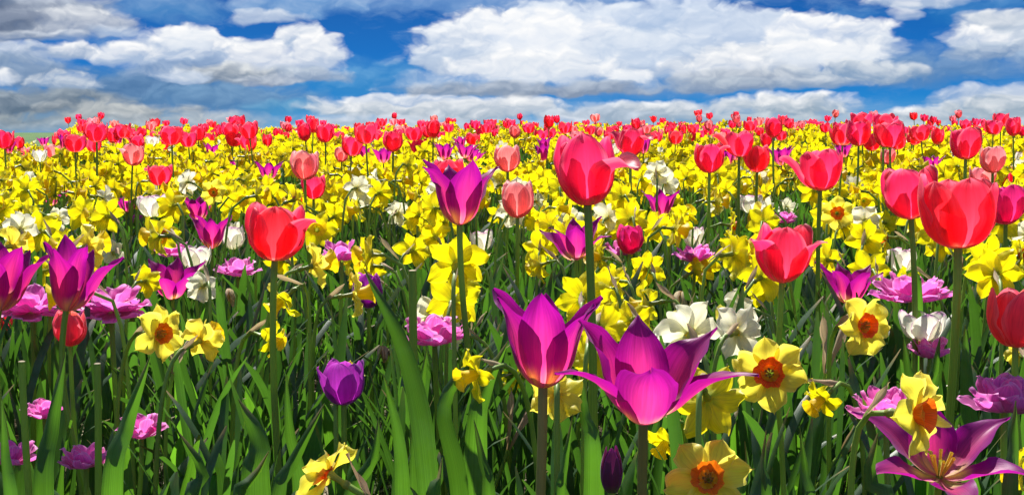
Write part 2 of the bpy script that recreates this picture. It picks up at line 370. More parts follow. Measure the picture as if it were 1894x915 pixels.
M['stem'] = leaf_mat('stem_green', (0.20, 0.34, 0.04), (0.32, 0.46, 0.08), (0.4, 0.6, 0.04), tr=0.32, rough=0.42, stripe=0.7)
M['stem_dull'] = leaf_mat('stem_olive', (0.22, 0.23, 0.06), (0.32, 0.28, 0.10), (0.4, 0.4, 0.06), tr=0.25, rough=0.45, stripe=0.7)
M['ovary'] = leaf_mat('ovary_green', (0.14, 0.22, 0.03), (0.35, 0.38, 0.05), (0.5, 0.5, 0.05), tr=0.3)
M['tleaf'] = leaf_mat('broad_leaf', (0.030, 0.085, 0.022), (0.055, 0.135, 0.032), (0.17, 0.45, 0.022), tr=0.52, rough=0.58, spec=0.25, stripe=0.6, dry=0.6, bloom=0.45)
M['dleaf'] = leaf_mat('strap_leaf', (0.026, 0.078, 0.020), (0.055, 0.130, 0.036), (0.10, 0.28, 0.020), tr=0.42, rough=0.42, stripe=0.5, spec=0.5, dry=0.8, bloom=0.4)

def ground_mat():
    m = bpy.data.materials.new('soil'); m.use_nodes = True
    t = m.node_tree; t.nodes.clear(); k = NT(t)
    geo = k.n('ShaderNodeNewGeometry'); pos = geo.outputs['Position']
    s = k.n('ShaderNodeSeparateXYZ'); k.put(s.inputs[0], pos)
    a = k.noise(pos, 6.0, 6.0, 0.65); b = k.noise(pos, 55.0, 5.0, 0.7); c = k.noise(pos, 260.0, 3.0, 0.6)
    soil = k.mix(k.step(b, 0.35, 0.7), (0.045, 0.030, 0.018), (0.13, 0.095, 0.055))
    soil = k.mix(k.step(c, 0.58, 0.72), soil, (0.30, 0.24, 0.13))
    soil = k.mix(k.m('MULTIPLY', k.step(a, 0.45, 0.62), 0.7), soil, (0.035, 0.075, 0.015))
    far = k.noise(pos, 0.05, 4.0, 0.6)
    grass = k.mix(k.step(far, 0.4, 0.6), (0.05, 0.11, 0.03), (0.10, 0.17, 0.05))
    col = k.mix(k.step(s.outputs[1], 15.0, 22.0), soil, grass)
    p = k.n('ShaderNodeBsdfPrincipled'); k.put(p.inputs['Base Color'], col)
    p.inputs['Roughness'].default_value = 0.95; p.inputs['Specular IOR Level'].default_value = 0.15
    bump = k.n('ShaderNodeBump'); bump.inputs['Strength'].default_value = 0.9; bump.inputs['Distance'].default_value = 0.02
    k.put(bump.inputs['Height'], k.m('ADD', b, k.m('MULTIPLY', c, 0.5))); k.put(p.inputs['Normal'], bump.outputs[0])
    o = k.n('ShaderNodeOutputMaterial'); k.put(o.inputs[0], p.outputs[0])
    return m
M['soil'] = ground_mat()
M['straw'] = leaf_mat('straw', (0.20, 0.15, 0.07), (0.42, 0.33, 0.18), (0.4, 0.3, 0.1), tr=0.2, rough=0.7)
M['grass'] = leaf_mat('grass_blade', (0.035, 0.09, 0.015), (0.08, 0.17, 0.03), (0.2, 0.45, 0.03), tr=0.45, rough=0.4)

# ------------------------------------------------------------------ geometry
def spline(pts, n):
    """n points at even arc length along a Catmull-Rom curve through pts."""
    p = np.asarray(pts, float)
    p = np.vstack([2 * p[0] - p[1], p, 2 * p[-1] - p[-2]])
    out = []
    t = np.linspace(0, 1, 14, endpoint=False)[:, None]
    for i in range(1, len(p) - 2):
        a, b, c, d = p[i - 1], p[i], p[i + 1], p[i + 2]
        out.append(0.5 * (2 * b + (c - a) * t + (2 * a - 5 * b + 4 * c - d) * t ** 2 + (3 * b - a - 3 * c + d) * t ** 3))
    q = np.vstack(out + [p[-2][None]])
    s = np.concatenate([[0], np.cumsum(np.linalg.norm(np.diff(q, axis=0), axis=1))])
    u = np.linspace(0, s[-1], n)
    return np.stack([np.interp(u, s, q[:, k]) for k in range(q.shape[1])], 1)

def grid_faces(nu, nv, wrap=False):
    """quads of a grid whose vertex index is j*nu+i"""
    i = np.arange(nu if wrap else nu - 1); j = np.arange(nv - 1)
    I, J = np.meshgrid(i, j)
    I = I.ravel(); J = J.ravel(); I2 = (I + 1) % nu
    return np.stack([J * nu + I, J * nu + I2, (J + 1) * nu + I2, (J + 1) * nu + I], 1)

class Geo:
    """a shape: vertices, quads, one uv per vertex, a material key; its mesh is made once and shared"""
    def __init__(self, V, F, UV, mat):
        self.V, self.F, self.UV, self.mat = np.asarray(V, float), np.asarray(F, int), np.asarray(UV, float), mat
        self._m = {}
    def mesh(self, name, mat=None):
        key = (name, mat or self.mat)
        if key not in self._m:
            self._m[key] = build_mesh(name, self.V, self.F, self.UV, [key[1]], None)
        return self._m[key]

def build_mesh(name, V, F, UV, mats, midx):
    me = bpy.data.meshes.new(name)
    nv, nf = len(V), len(F)
    me.vertices.add(nv); me.loops.add(nf * 4); me.polygons.add(nf)
    me.vertices.foreach_set('co', np.ascontiguousarray(V, np.float32).ravel())
    me.loops.foreach_set('vertex_index', np.ascontiguousarray(F, np.int32).ravel())
    me.polygons.foreach_set('loop_start', np.arange(0, nf * 4, 4, dtype=np.int32))
    for mk in mats:
        me.materials.append(M[mk])
    if midx is not None:
        me.polygons.foreach_set('material_index', np.ascontiguousarray(midx, np.int32))
    uvl = me.uv_layers.new(name='UVMap')
    uvl.data.foreach_set('uv', np.ascontiguousarray(UV[F.ravel()], np.float32).ravel())
    me.update(calc_edges=True)
    me.polygons.foreach_set('use_smooth', np.ones(nf, bool))
    return me

def merged(name, items):
    """items: (Geo, 4x4 array, material key or None) -> one mesh"""
    Vs, Fs, Us, Ms, keys, off = [], [], [], [], [], 0
    for gq, T, mk in items:
        mk = mk or gq.mat
        if mk not in keys:
            keys.append(mk)
        T = np.asarray(T)
        Vs.append(gq.V @ T[:3, :3].T + T[:3, 3]); Fs.append(gq.F + off); Us.append(gq.UV)
        Ms.append(np.full(len(gq.F), keys.index(mk))); off += len(gq.V)
    return build_mesh(name, np.vstack(Vs), np.vstack(Fs), np.vstack(Us), keys, np.concatenate(Ms))

def petal(mid, wid, rc, nu, nv, mat, seed=0, ripple=0.0, wave=0.0, crease=0.0, notch=0.0, rt=None):
    """a petal: midline (r, z), half widths along it, radius of its cross curve along it"""
    rg = np.random.RandomState(seed)
    c = spline(mid, 120)
    v = 1 - (1 - np.linspace(0, 1, nv)) ** 1.35                  # rows closer together towards the tip
    c = np.stack([np.interp(v, np.linspace(0, 1, 120), c[:, k]) for k in (0, 1)], 1)
    T = np.gradient(c, v, axis=0); T /= np.linalg.norm(T, axis=1)[:, None]
    N = np.stack([T[:, 1], -T[:, 0]], 1)                         # outwards
    wv = np.interp(v, np.linspace(0, 1, len(wid)), wid)
    ws = spline(np.stack([np.linspace(0, 1, len(wid)), wid], 1), 60)
    wv = np.interp(v, ws[:, 0], ws[:, 1])
    if rt is not None:
        wv = wv * np.clip(1 - np.clip((v - rt) / (1 - rt), 0, 1) ** 2.3, 0, 1) ** 0.55
    wv = np.maximum(wv, 0.0003)
    rcv = np.interp(v, np.linspace(0, 1, len(rc)), rc)
    u = np.linspace(-1, 1, nu)
    U, VV = np.meshgrid(u, v)
    phi = np.clip(U * (wv / np.abs(rcv))[:, None], -1.7, 1.7)
    lat = np.abs(rcv)[:, None] * np.sin(phi)
    ins = (rcv[:, None]) * (1 - np.cos(phi))
    ph = rg.uniform(0, 6.28, 6)
    disp = ripple * (U ** 2) * (np.sin(VV * 13 + ph[0] + U * 1.5) * 0.6 + np.sin(VV * 23 + ph[1] - U) * 0.4) * sm(VV, 0.15, 0.5)
    disp += wave * (np.sin(VV * 4.2 + ph[2]) * U + 0.7 * np.sin(U * 3 + VV * 3 + ph[3])) * sm(VV, 0.1, 0.7)
    disp += crease * np.exp(-(U / 0.16) ** 2) * sm(VV, 0.05, 0.3)
    pushv = notch * np.exp(-(U / 0.3) ** 2) * sm(VV, 0.85, 1.0)
    X = c[:, 0][:, None] + N[:, 0][:, None] * (disp - ins) - T[:, 0][:, None] * pushv
    Z = c[:, 1][:, None] + N[:, 1][:, None] * (disp - ins) - T[:, 1][:, None] * pushv
    Y = lat + rg.uniform(-1, 1) * 0.0025 * sm(VV, 0.2, 1.0) * (1 if wave else 0)
    P = np.stack([X, Y, Z], 2).reshape(-1, 3)
    uv = np.stack([(U + 1) / 2, VV], 2).reshape(-1, 2)
    return Geo(P, grid_faces(nu, nv), uv, mat)

def lathe(prof, seg, mat, frill=0.0, lobes=12, seed=0, start=0.0):
    c = np.asarray(prof, float); nv = len(c)
    rg = np.random.RandomState(seed)
    a = np.linspace(0, 2 * np.pi, seg, endpoint=False)
    A, _ = np.meshgrid(a, np.arange(nv))
    v = np.linspace(0, 1, nv)[:, None]
    fr = frill * sm(v, start, 1.0) * (np.sin(A * lobes + rg.uniform(0, 6)) * 0.6 + np.sin(A * (lobes * 2 + 1) + rg.uniform(0, 6)) * 0.3
                                      + np.sin(A * 3 + rg.uniform(0, 6)) * 0.5)
    Rr = c[:, 0][:, None] + fr
    Z = c[:, 1][:, None] - 0.5 * fr
    P = np.stack([Rr * np.cos(A), Rr * np.sin(A), Z + 0 * A], 2).reshape(-1, 3)
    uv = np.stack([(A / (2 * np.pi) * 8) % 1.0, v + 0 * A], 2).reshape(-1, 2)
    return Geo(P, grid_faces(seg, nv, True), uv, mat)

def tube(pts, rad0, rad1, seg, n, mat, flat=1.0):
    c = spline(pts, n)
    T = np.gradient(c, axis=0); T /= np.linalg.norm(T, axis=1)[:, None]
    ref = np.array([1.0, 0, 0.02])
    B = np.cross(T, ref); B /= np.linalg.norm(B, axis=1)[:, None]
    A = np.cross(B, T)
    a = np.linspace(0, 2 * np.pi, seg, endpoint=False)
    rr = np.linspace(rad0, rad1, n)[:, None, None]
    P = c[:, None, :] + rr * (np.cos(a)[None, :, None] * A[:, None, :] + flat * np.sin(a)[None, :, None] * B[:, None, :])
    U, VV = np.meshgrid(np.abs(np.linspace(-1, 1, seg, endpoint=False)), np.linspace(0, 0.93, n))
    return Geo(P.reshape(-1, 3), grid_faces(seg, n, True), np.stack([U, VV], 2).reshape(-1, 2), mat)

def bez(p0, p1, p2, p3, n=12):
    t = np.linspace(0, 1, n)[:, None]
    p0, p1, p2, p3 = (np.asarray(p, float) for p in (p0, p1, p2, p3))
    return (1 - t) ** 3 * p0 + 3 * (1 - t) ** 2 * t * p1 + 3 * (1 - t) * t * t * p2 + t ** 3 * p3

def leaf(L, W, lean0, lean1, kind, nu, nv, mat, seed=0, fold=0.5, twist=0.0, wavy=0.0, side=0.0):
    """a leaf rising from the origin, leaning towards +X; lean angles from the vertical at foot and tip"""
    rg = np.random.RandomState(seed)
    v = np.linspace(0, 1, nv)
    a = lean0 + (lean1 - lean0) * v ** 1.7
    ds = L / (nv - 1)
    x = np.concatenate([[0], np.cumsum(np.sin(a[:-1]) * ds)]); z = np.concatenate([[0], np.cumsum(np.cos(a[:-1]) * ds)])
    y = side * v ** 2
    c = np.stack([x, y, z], 1)
    T = np.gradient(c, axis=0); T /= np.linalg.norm(T, axis=1)[:, None]
    tw = twist * v
    lat = np.stack([0 * v, 1 + 0 * v, 0 * v], 1)
    lat -= (lat * T).sum(1)[:, None] * T; lat /= np.linalg.norm(lat, axis=1)[:, None]
    nor = np.cross(T, lat)
    lat2 = np.cos(tw)[:, None] * lat + np.sin(tw)[:, None] * nor
    nor2 = -np.sin(tw)[:, None] * lat + np.cos(tw)[:, None] * nor
    if kind == 'strap':
        w = W * (0.75 + 0.25 * sm(v, 0, 0.4)) * np.sqrt(np.clip(1 - sm(v, 0.80, 1.02) ** 1.5, 0.02, 1))
    else:
        w = W * np.interp(v, [0, 0.15, 0.35, 0.6, 0.8, 0.93, 1.0], [0.42, 0.68, 0.97, 0.95, 0.62, 0.27, 0.02])
    w = np.maximum(w, 0.0004)
    U, VV = np.meshgrid(np.linspace(-1, 1, nu), v)
    fo = fold * (1 - 0.55 * VV)
    ang = fo * U * 1.2
    rad = w[:, None] / np.maximum(fo * 1.2, 0.05)
    l_ = rad * np.sin(ang); h_ = rad * (1 - np.cos(ang))
    h_ = h_ + wavy * np.abs(U) ** 1.5 * np.sin(VV * 9 + rg.uniform(0, 6) + np.sign(U) * 1.3) * sm(VV, 0.1, 0.5)
    P = c[:, None, :] + l_[:, :, None] * lat2[:, None, :] - h_[:, :, None] * nor2[:, None, :] * 1.0
    return Geo(P.reshape(-1, 3), grid_faces(nu, nv), np.stack([(U + 1) / 2, VV], 2).reshape(-1, 2), mat)

# ------------------------------------------------------------------ flower shapes, three levels of fineness
LOD = {0: (13, 18), 1: (8, 9), 2: (5, 5), 3: (3, 4)}
CUP = [(0.003, 0.0), (0.014, 0.003), (0.0265, 0.016), (0.0318, 0.035), (0.0303, 0.055), (0.0250, 0.072)]
CUPW = [0.006, 0.020, 0.0285, 0.0318, 0.0315, 0.0290, 0.0240]
CUPR = [0.012, 0.020, 0.030, 0.033, 0.032, 0.030]
OPEN = [(0.003, 0.0), (0.014, 0.003), (0.0275, 0.016), (0.0345, 0.035), (0.038, 0.055), (0.0395, 0.072)]
LILY = [(0.003, 0.0), (0.011, 0.005), (0.0195, 0.018), (0.0225, 0.036), (0.0245, 0.054), (0.030, 0.070), (0.039, 0.084)]
LILYW = [0.005, 0.014, 0.0205, 0.0238, 0.0228, 0.0170, 0.0085, 0.0004]
FLARE = [(0.003, 0.0), (0.013, 0.005), (0.024, 0.017), (0.034, 0.032), (0.046, 0.046), (0.061, 0.056), (0.078, 0.060)]
BENT = [(0.003, 0.0), (0.014, 0.003), (0.0265, 0.016), (0.0315, 0.031), (0.039, 0.039), (0.055, 0.041), (0.072, 0.040)]
FOLD = [(0.003, 0.0), (0.015, 0.003), (0.030, 0.014), (0.039, 0.028), (0.048, 0.041), (0.058, 0.049), (0.068, 0.052)]
BUD = [(0.002, 0.0), (0.008, 0.005), (0.0115, 0.018), (0.0105, 0.034), (0.005, 0.050)]
PEONY = [(0.003, 0.0), (0.013, 0.003), (0.026, 0.013), (0.035, 0.026), (0.041, 0.040)]

SHAPES = {}
def shapes(kind, lod):
    key = (kind, lod)
    if key in SHAPES:
        return SHAPES[key]
    nu, nv = LOD[lod]
    n = 5 if lod < 2 else 3
    out = []
    for s in range(n):
        rp, wv = (0.0022, 0.0020) if lod < 2 else (0.0008, 0.0012)
        if kind == 'cup':
            q = petal(CUP, CUPW, CUPR, nu, nv, 'red', s, rp, wv, 0.0007, 0.003 * (s % 2), 0.62)
        elif kind == 'open':
            q = petal(OPEN, CUPW, [0.012, 0.021, 0.032, 0.040, 0.046, 0.06], nu, nv, 'red', s + 10, rp, wv, 0.0007, 0.003, 0.62)
        elif kind == 'lily':
            q = petal(LILY, LILYW, [0.010, 0.016, 0.021, 0.024, 0.027, 0.032], nu, nv, 'purple', s + 20, rp * 1.2, wv, 0.0006)
        elif kind == 'flare':
            q = petal(FLARE, [x * 0.84 for x in LILYW], [0.010, 0.018, 0.026, 0.030, 0.030, 0.03], nu, nv, 'purple', s + 30, rp * 1.3, wv * 1.2, 0.0006)
        elif kind == 'bent':
            q = petal(BENT, [x * 0.9 for x in CUPW], [0.012, 0.020, 0.030, 0.028, 0.018, 0.016], nu, nv, 'red', s + 40, rp, wv, 0.0006, 0, 0.6)
        elif kind == 'fold':
            q = petal(FOLD, [x * 0.9 for x in CUPW], [0.012, 0.020, 0.030, 0.030, 0.026, 0.024], nu, nv, 'red', s + 45, rp, wv, 0.0006, 0, 0.5)
        elif kind == 'bud':
            q = petal(BUD, [0.004, 0.010, 0.0125, 0.011, 0.0075, 0.0008], [0.008, 0.0105, 0.0115, 0.011, 0.010], nu, nv, 'bud', s + 50, rp * 0.3, 0.0, 0.0005)
        elif kind == 'peony':
            q = petal(PEONY, [0.005, 0.014, 0.020, 0.0215, 0.0195, 0.016], [0.012, 0.018, 0.024, 0.024, 0.024], nu, nv, 'lilac', s + 60, 0.003, 0.0035, 0.0005, 0.003, 0.62)
        elif kind == 'star':
            rg = np.random.RandomState(s + 70)
            z3, z4 = rg.uniform(-0.004, 0.005), rg.uniform(-0.008, 0.008)
            q = petal([(0.0035, 0), (0.012, 0.003), (0.023, 0.0045), (0.033, 0.002 + z3), (0.0425, -0.002 + z4)],
                      [0.004, 0.0105, 0.0148, 0.0146, 0.0092, 0.0006], [0.012, 0.024, 0.024, 0.020, 0.018], nu, nv, 'yellow', s + 70, 0.0022, 0.0032, -0.0012)
        elif kind == 'round':
            rg = np.random.RandomState(s + 80)
            z3, z4 = rg.uniform(-0.003, 0.005), rg.uniform(-0.007, 0.008)
            q = petal([(0.0035, 0), (0.011, 0.002), (0.021, 0.003), (0.030, 0.002 + z3), (0.0375, z4)],
                      [0.0042, 0.0095, 0.0142, 0.0160, 0.0138, 0.0085], [0.014, 0.026, 0.021, 0.017, 0.016], nu, nv, 'lemon', s + 80, 0.0014, 0.0042, -0.0012, -0.003, 0.6)
        elif kind == 'trumpet':
            seg, rows = {0: (40, 11), 1: (22, 6), 2: (12, 4), 3: (8, 3)}[lod]
            c = spline([(0.0045, 0), (0.0075, 0.004), (0.0095, 0.014), (0.0112, 0.024), (0.0145, 0.031), (0.0185, 0.034)], rows)
            q = lathe(c, seg, 'gold', 0.0018 if lod < 2 else 0.0014, 9 if lod < 2 else 4, s, 0.55)
        elif kind == 'cuplet':
            seg, rows = {0: (44, 9), 1: (24, 5), 2: (12, 3), 3: (8, 3)}[lod]
            c = spline([(0.004, 0), (0.0075, 0.002), (0.0098, 0.007), (0.0118, 0.011), (0.0142, 0.0135)], rows)
            q = lathe(c, seg, 'orange', 0.0016, 8 if lod < 2 else 4, s, 0.45)
        elif kind == 'ovary':
            seg = {0: 12, 1: 8, 2: 5, 3: 4}[lod]
            c = spline([(0.0024, -0.026), (0.0042, -0.0225), (0.0044, -0.019), (0.0030, -0.0155), (0.0034, -0.008), (0.0046, 0.0005)], {0: 12, 1: 8, 2: 5, 3: 3}[lod])
            q = lathe(c, seg, 'ovary')
        elif kind == 'stamen':
            q = tube([(0.002, 0, 0.0), (0.0035, 0, 0.008), (0.0042, 0, 0.011)], 0.0007, 0.0014, 6, 6, 'anther')
        elif kind == 'long_stamen':
            q = tube([(0.003, 0, 0.002), (0.006, 0, 0.012), (0.0085, 0, 0.020), (0.0105, 0, 0.028)], 0.0011, 0.0021, 7, 8, 'anther')
        elif kind == 'pistil':
            q = tube([(0, 0, 0.0), (0, 0, 0.014), (0, 0, 0.019)], 0.0022, 0.0032, 8, 6, 'ovary')
        elif kind == 'sheath':
            q = leaf(0.055, 0.0062, R(6), R(30), 'lance', 5, 9, 'paper', s, 1.4, 0.5, 0.002)
        out.append(q)
    SHAPES[key] = out
    return out

def rotz(a): return Matrix.Rotation(a, 4, 'Z')
def roty(a): return Matrix.Rotation(a, 4, 'Y')
def scl(s): return Matrix.Scale(s, 4)

# ---- heads: lists of (part name, Geo, material, matrix in the head's frame: foot at the origin, facing +Z)
def tulip_head(form, mat, lod, rnd, spec=None, rot=None, openness=0.0, wide=1.0):
    """form: cup | open | lily | flare | bud | double; spec: {petal index: (shape, tilt degrees)}"""
    out = []
    rot = rnd.uniform(0, 360) if rot is None else rot
    spec = spec or {}
    if form == 'double':
        rings = {0: [(6, 52, 1.0), (6, 38, 0.95), (5, 24, 0.88), (4, 8, 0.78)], 1: [(6, 46, 1.0), (5, 28, 0.92), (4, 10, 0.82)],
                 2: [(5, 52, 1.0), (4, 18, 0.8)], 3: [(5, 40, 1.0)]}[lod]
        sh = shapes('peony', min(lod, 3))
        for ri, (cnt, tilt, s) in enumerate(rings):
            for i in range(cnt):
                a = R(rot + ri * 31 + i * 360 / cnt + rnd.uniform(-9, 9))
                ti = R(tilt - 20 + openness + rnd.uniform(-9, 9))
                out.append(('petal', rnd.choice(sh), mat, rotz(a) @ roty(ti) @ scl(s * rnd.uniform(0.9, 1.06))))
        return out
    for ring in (1, 0):                                   # inner ring first
        for i in range(3):
            idx = i * 2 + ring
            a = R(rot + 60 * idx + rnd.uniform(-5, 5))
            shp, tilt = spec.get(idx, (form, openness + rnd.uniform(-2.5, 3.5)))
            if ring and idx not in spec:
                tilt -= 1.5
            s = (0.94 if ring else 1.0) * rnd.uniform(0.96, 1.03)
            Tm = rotz(a) @ roty(R(tilt)) @ scl(s) @ Matrix.Diagonal((wide * (0.95 if ring else 1.0), wide, 1, 1))
            out.append(('petal', rnd.choice(shapes(shp, lod)), mat, Tm))
    return out

def daffodil_head(style, lod, rnd, stamens=False):
    """style: yellow | orange (orange cup on lemon) | pale | white"""
    out = []
    shp, pm, cshape, cm = {'yellow': ('star', 'yellow', 'trumpet', 'gold'), 'orange': ('round', 'lemon', 'cuplet', 'orange'),
                           'white': ('round', 'cream', 'trumpet', 'lemon'), 'pale': ('round', 'lemon', 'trumpet', 'gold'), 'orange_eye': ('star', 'yellow', 'cuplet', 'orange')}[style]
    rot = rnd.uniform(0, 120)
    for ring in (0, 1):
        for i in range(3):
            a = R(rot + 120 * i + 60 * ring + rnd.uniform(-6, 6))
            tilt = R(rnd.uniform(-11, 9) - (4 if ring else 0))
            Tm = Matrix.Translation((0, 0, 0.0016 * ring)) @ rotz(a) @ roty(tilt) @ Matrix.Rotation(R(rnd.uniform(-10, 10)), 4, 'X') @ scl(rnd.uniform(0.92, 1.06))
            out.append(('petal', rnd.choice(shapes(shp, lod)), pm, Tm))
    out.append(('cup', rnd.choice(shapes(cshape, lod)), cm, rotz(rnd.uniform(0, 6)) @ scl(rnd.uniform(0.9, 1.08))))
    if lod < 3:
        out.append(('ovary', shapes('ovary', lod)[0], 'ovary', Matrix.Identity(4)))
    if stamens:
        for i in range(6):
            out.append(('stamen', shapes('stamen', 0)[0], 'anther', rotz(R(60 * i))))
    return out

def frame(pos, facing, roll=0.0, s=1.0):
    q = Vector(facing).normalized().to_track_quat('Z', 'Y')
    return Matrix.Translation(pos) @ q.to_matrix().to_4x4() @ rotz(roll) @ scl(s)

# ------------------------------------------------------------------ objects
def tag(o, label=None, cat=None, group=None, kind=None):
    if label: o['label'] = label
    if cat: o['category'] = cat
    if group: o['group'] = group
    if kind: o['kind'] = kind
    return o
def link(name, me, parent=None, mat=None):
    o = bpy.data.objects.new(name, me)
    COL.objects.link(o)
    if parent is not None:
        o.parent = parent
    if mat is not None:
        o.matrix_local = mat
    return o
def root(name, loc):
    o = bpy.data.objects.new(name, None)
    o.empty_display_size = 0.05
    o.location = loc
    COL.objects.link(o)
    return o

THINGS = []          # every flower placed: dict(obj, desc, px, py, w, hero phrase)
def local(Tm, loc):
    return Matrix.Translation(-Vector(loc)) @ Tm

STRAPS = [leaf(0.36 + 0.02 * (s % 3), 0.0062 + 0.0010 * (s % 3), R(1 + 1.5 * s), R(8 + 10 * s), 'strap', 5, 14, 'dleaf', s, 0.55, (s - 3) * 0.22, 0.0, 0.02 * (s - 3)) for s in range(7)]
BROADS = [leaf(0.25 + 0.02 * (s % 3), 0.019 + 0.003 * (s % 4), R(2 + 1.5 * s), R(12 + 8 * s), 'lance', 9, 18, 'tleaf', s, 0.55, (s - 3) * 0.10, 0.003, 0.010 * (s - 3)) for s in range(7)]

def add_leaf(o, gq, yaw, s=1.0, tilt=0.0, off=(0, 0, 0)):
    return link('leaf', gq.mesh('leaf'), o, Matrix.Translation(off) @ rotz(yaw) @ roty(tilt) @ scl(s))

def plant(name, label, cat, group, head, Hm, stem_pts, r0, r1, lod, stem_mat='stem', leaves=(), parts=True, extra=(), desc=None, land=None):
    """a flowering plant: foot on the ground; head parts, stem and leaves as parts (or one mesh where it is too small to show them)"""
    loc = Vector(stem_pts[0])
    seg, n = {0: (12, 24), 1: (7, 12), 2: (5, 7), 3: (3, 4)}[lod]
    sg = tube(np.asarray(stem_pts) - np.asarray(loc)[None], r0, r1, seg, n, stem_mat)
    if parts:
        o = root(name, loc)
        so = link('stem', sg.mesh('stem'), o)
        cup = None
        for pn, gq, mk, Tm in head:
            if pn == 'stamen' and cup is not None:        # stamens stand in the cup
                link(pn, gq.mesh(pn, mk), cup, cupT.inverted() @ Tm)
                continue
            c = link(pn, gq.mesh(pn, mk), o, local(Hm @ Tm, loc))
            if pn == 'cup':
                cup, cupT = c, Tm
        for pn, gq, mk, Tm in extra:                      # the dry sheath sits on the stem
            link(pn, gq.mesh(pn, mk), so, local(Tm, loc))
        for a in leaves:
            add_leaf(o, *a)
    else:
        items = [(sg, np.eye(4), None)] + [(gq, np.array(local(Hm @ Tm, loc)), mk) for pn, gq, mk, Tm in head]
        o = link(name, merged(name, items))
        o.location = loc
    tag(o, label, cat, group)
    px, py, d = pix(Hm.translation + Hm.to_3x3() @ Vector((0, 0, 0.03)))
    THINGS.append(dict(o=o, desc=desc, px=px, py=py, d=d, land=land, label=label, name=name))
    return o

rnd_bow = random.Random(9)
def tulip_stem(head_pos, up, foot, bow=0.0):
    h = head_pos.z - foot.z
    bow = bow or rnd_bow.uniform(-0.02, 0.02)
    return bez(foot, (foot.x + bow, foot.y, foot.z + h * 0.4), np.array(head_pos) - np.array(up) * h * 0.35, head_pos, 14)

def ground_pt(x, y):
    return Vector((x, y, float(gz(x, y)) - 0.004))

# ------------------------------------------------------------------ ground (one sheet to the horizon)
def make_ground():
    ys = np.concatenate([np.linspace(-3, 16, 96), np.geomspace(16.5, 2500, 40)])
    xs = np.concatenate([-np.geomspace(2500, 8, 26), np.linspace(-7.5, 7.5, 76), np.geomspace(8, 2500, 26)])
    X, Y = np.meshgrid(xs, ys)
    rg = np.random.RandomState(4)
    Z = gz(X, Y) + rg.uniform(-0.006, 0.006, X.shape) * sm(Y, 30, 16)
    V = np.stack([X, Y, Z], 2).reshape(-1, 3)
    me = build_mesh('ground', V, grid_faces(len(xs), len(ys)), V[:, :2] * 0.1, ['soil'], None)
    tag(link('ground', me), kind='structure')
make_ground()

def in_frame(x, y, margin=60):
    px = 947 + FPX * x / max(y, 0.1)
    return -margin < px < 1894 + margin
def scatter(rnd, d0, d1, dens, margin=80):
    """points on the ground between two distances inside the camera's wedge, even per square metre"""
    half = (947 + margin) / FPX
    n = int(dens * half * (d1 * d1 - d0 * d0))
    out = []
    for _ in range(n):
        d = math.sqrt(rnd.uniform(d0 * d0, d1 * d1))
        out.append((rnd.uniform(-half, half) * d, d))
    return out

def flank(rnd, d0, d1, dens, m0=42, wide=1.3):
    """points of the bed just outside the wedge, on both sides"""
    out = []
    for _ in range(int(dens * 2 * wide * (d1 - d0))):
        d = rnd.uniform(d0, d1)
        out.append((rnd.choice((-1, 1)) * ((947 + m0) / FPX * d + rnd.uniform(0, wide)), d))
    return out

# ------------------------------------------------------------------ flowers that stand out one by one
rnd = random.Random(11)
LANDS = []           # landmarks for labels: (px, py, phrase)
BUSY = []            # picture areas of the large flowers: px, py, radius, distance

HEADH = {'cup': 0.072, 'open': 0.072, 'lily': 0.083, 'flare': 0.062, 'bud': 0.050, 'double': 0.045}
NAME = {'red': 'red_tulip', 'coral': 'red_tulip', 'rose': 'purple_tulip', 'pink': 'pink_tulip', 'purple': 'purple_tulip', 'violet': 'purple_tulip', 'white': 'white_tulip', 'lilac': 'double_tulip', 'bud': 'tulip_bud'}

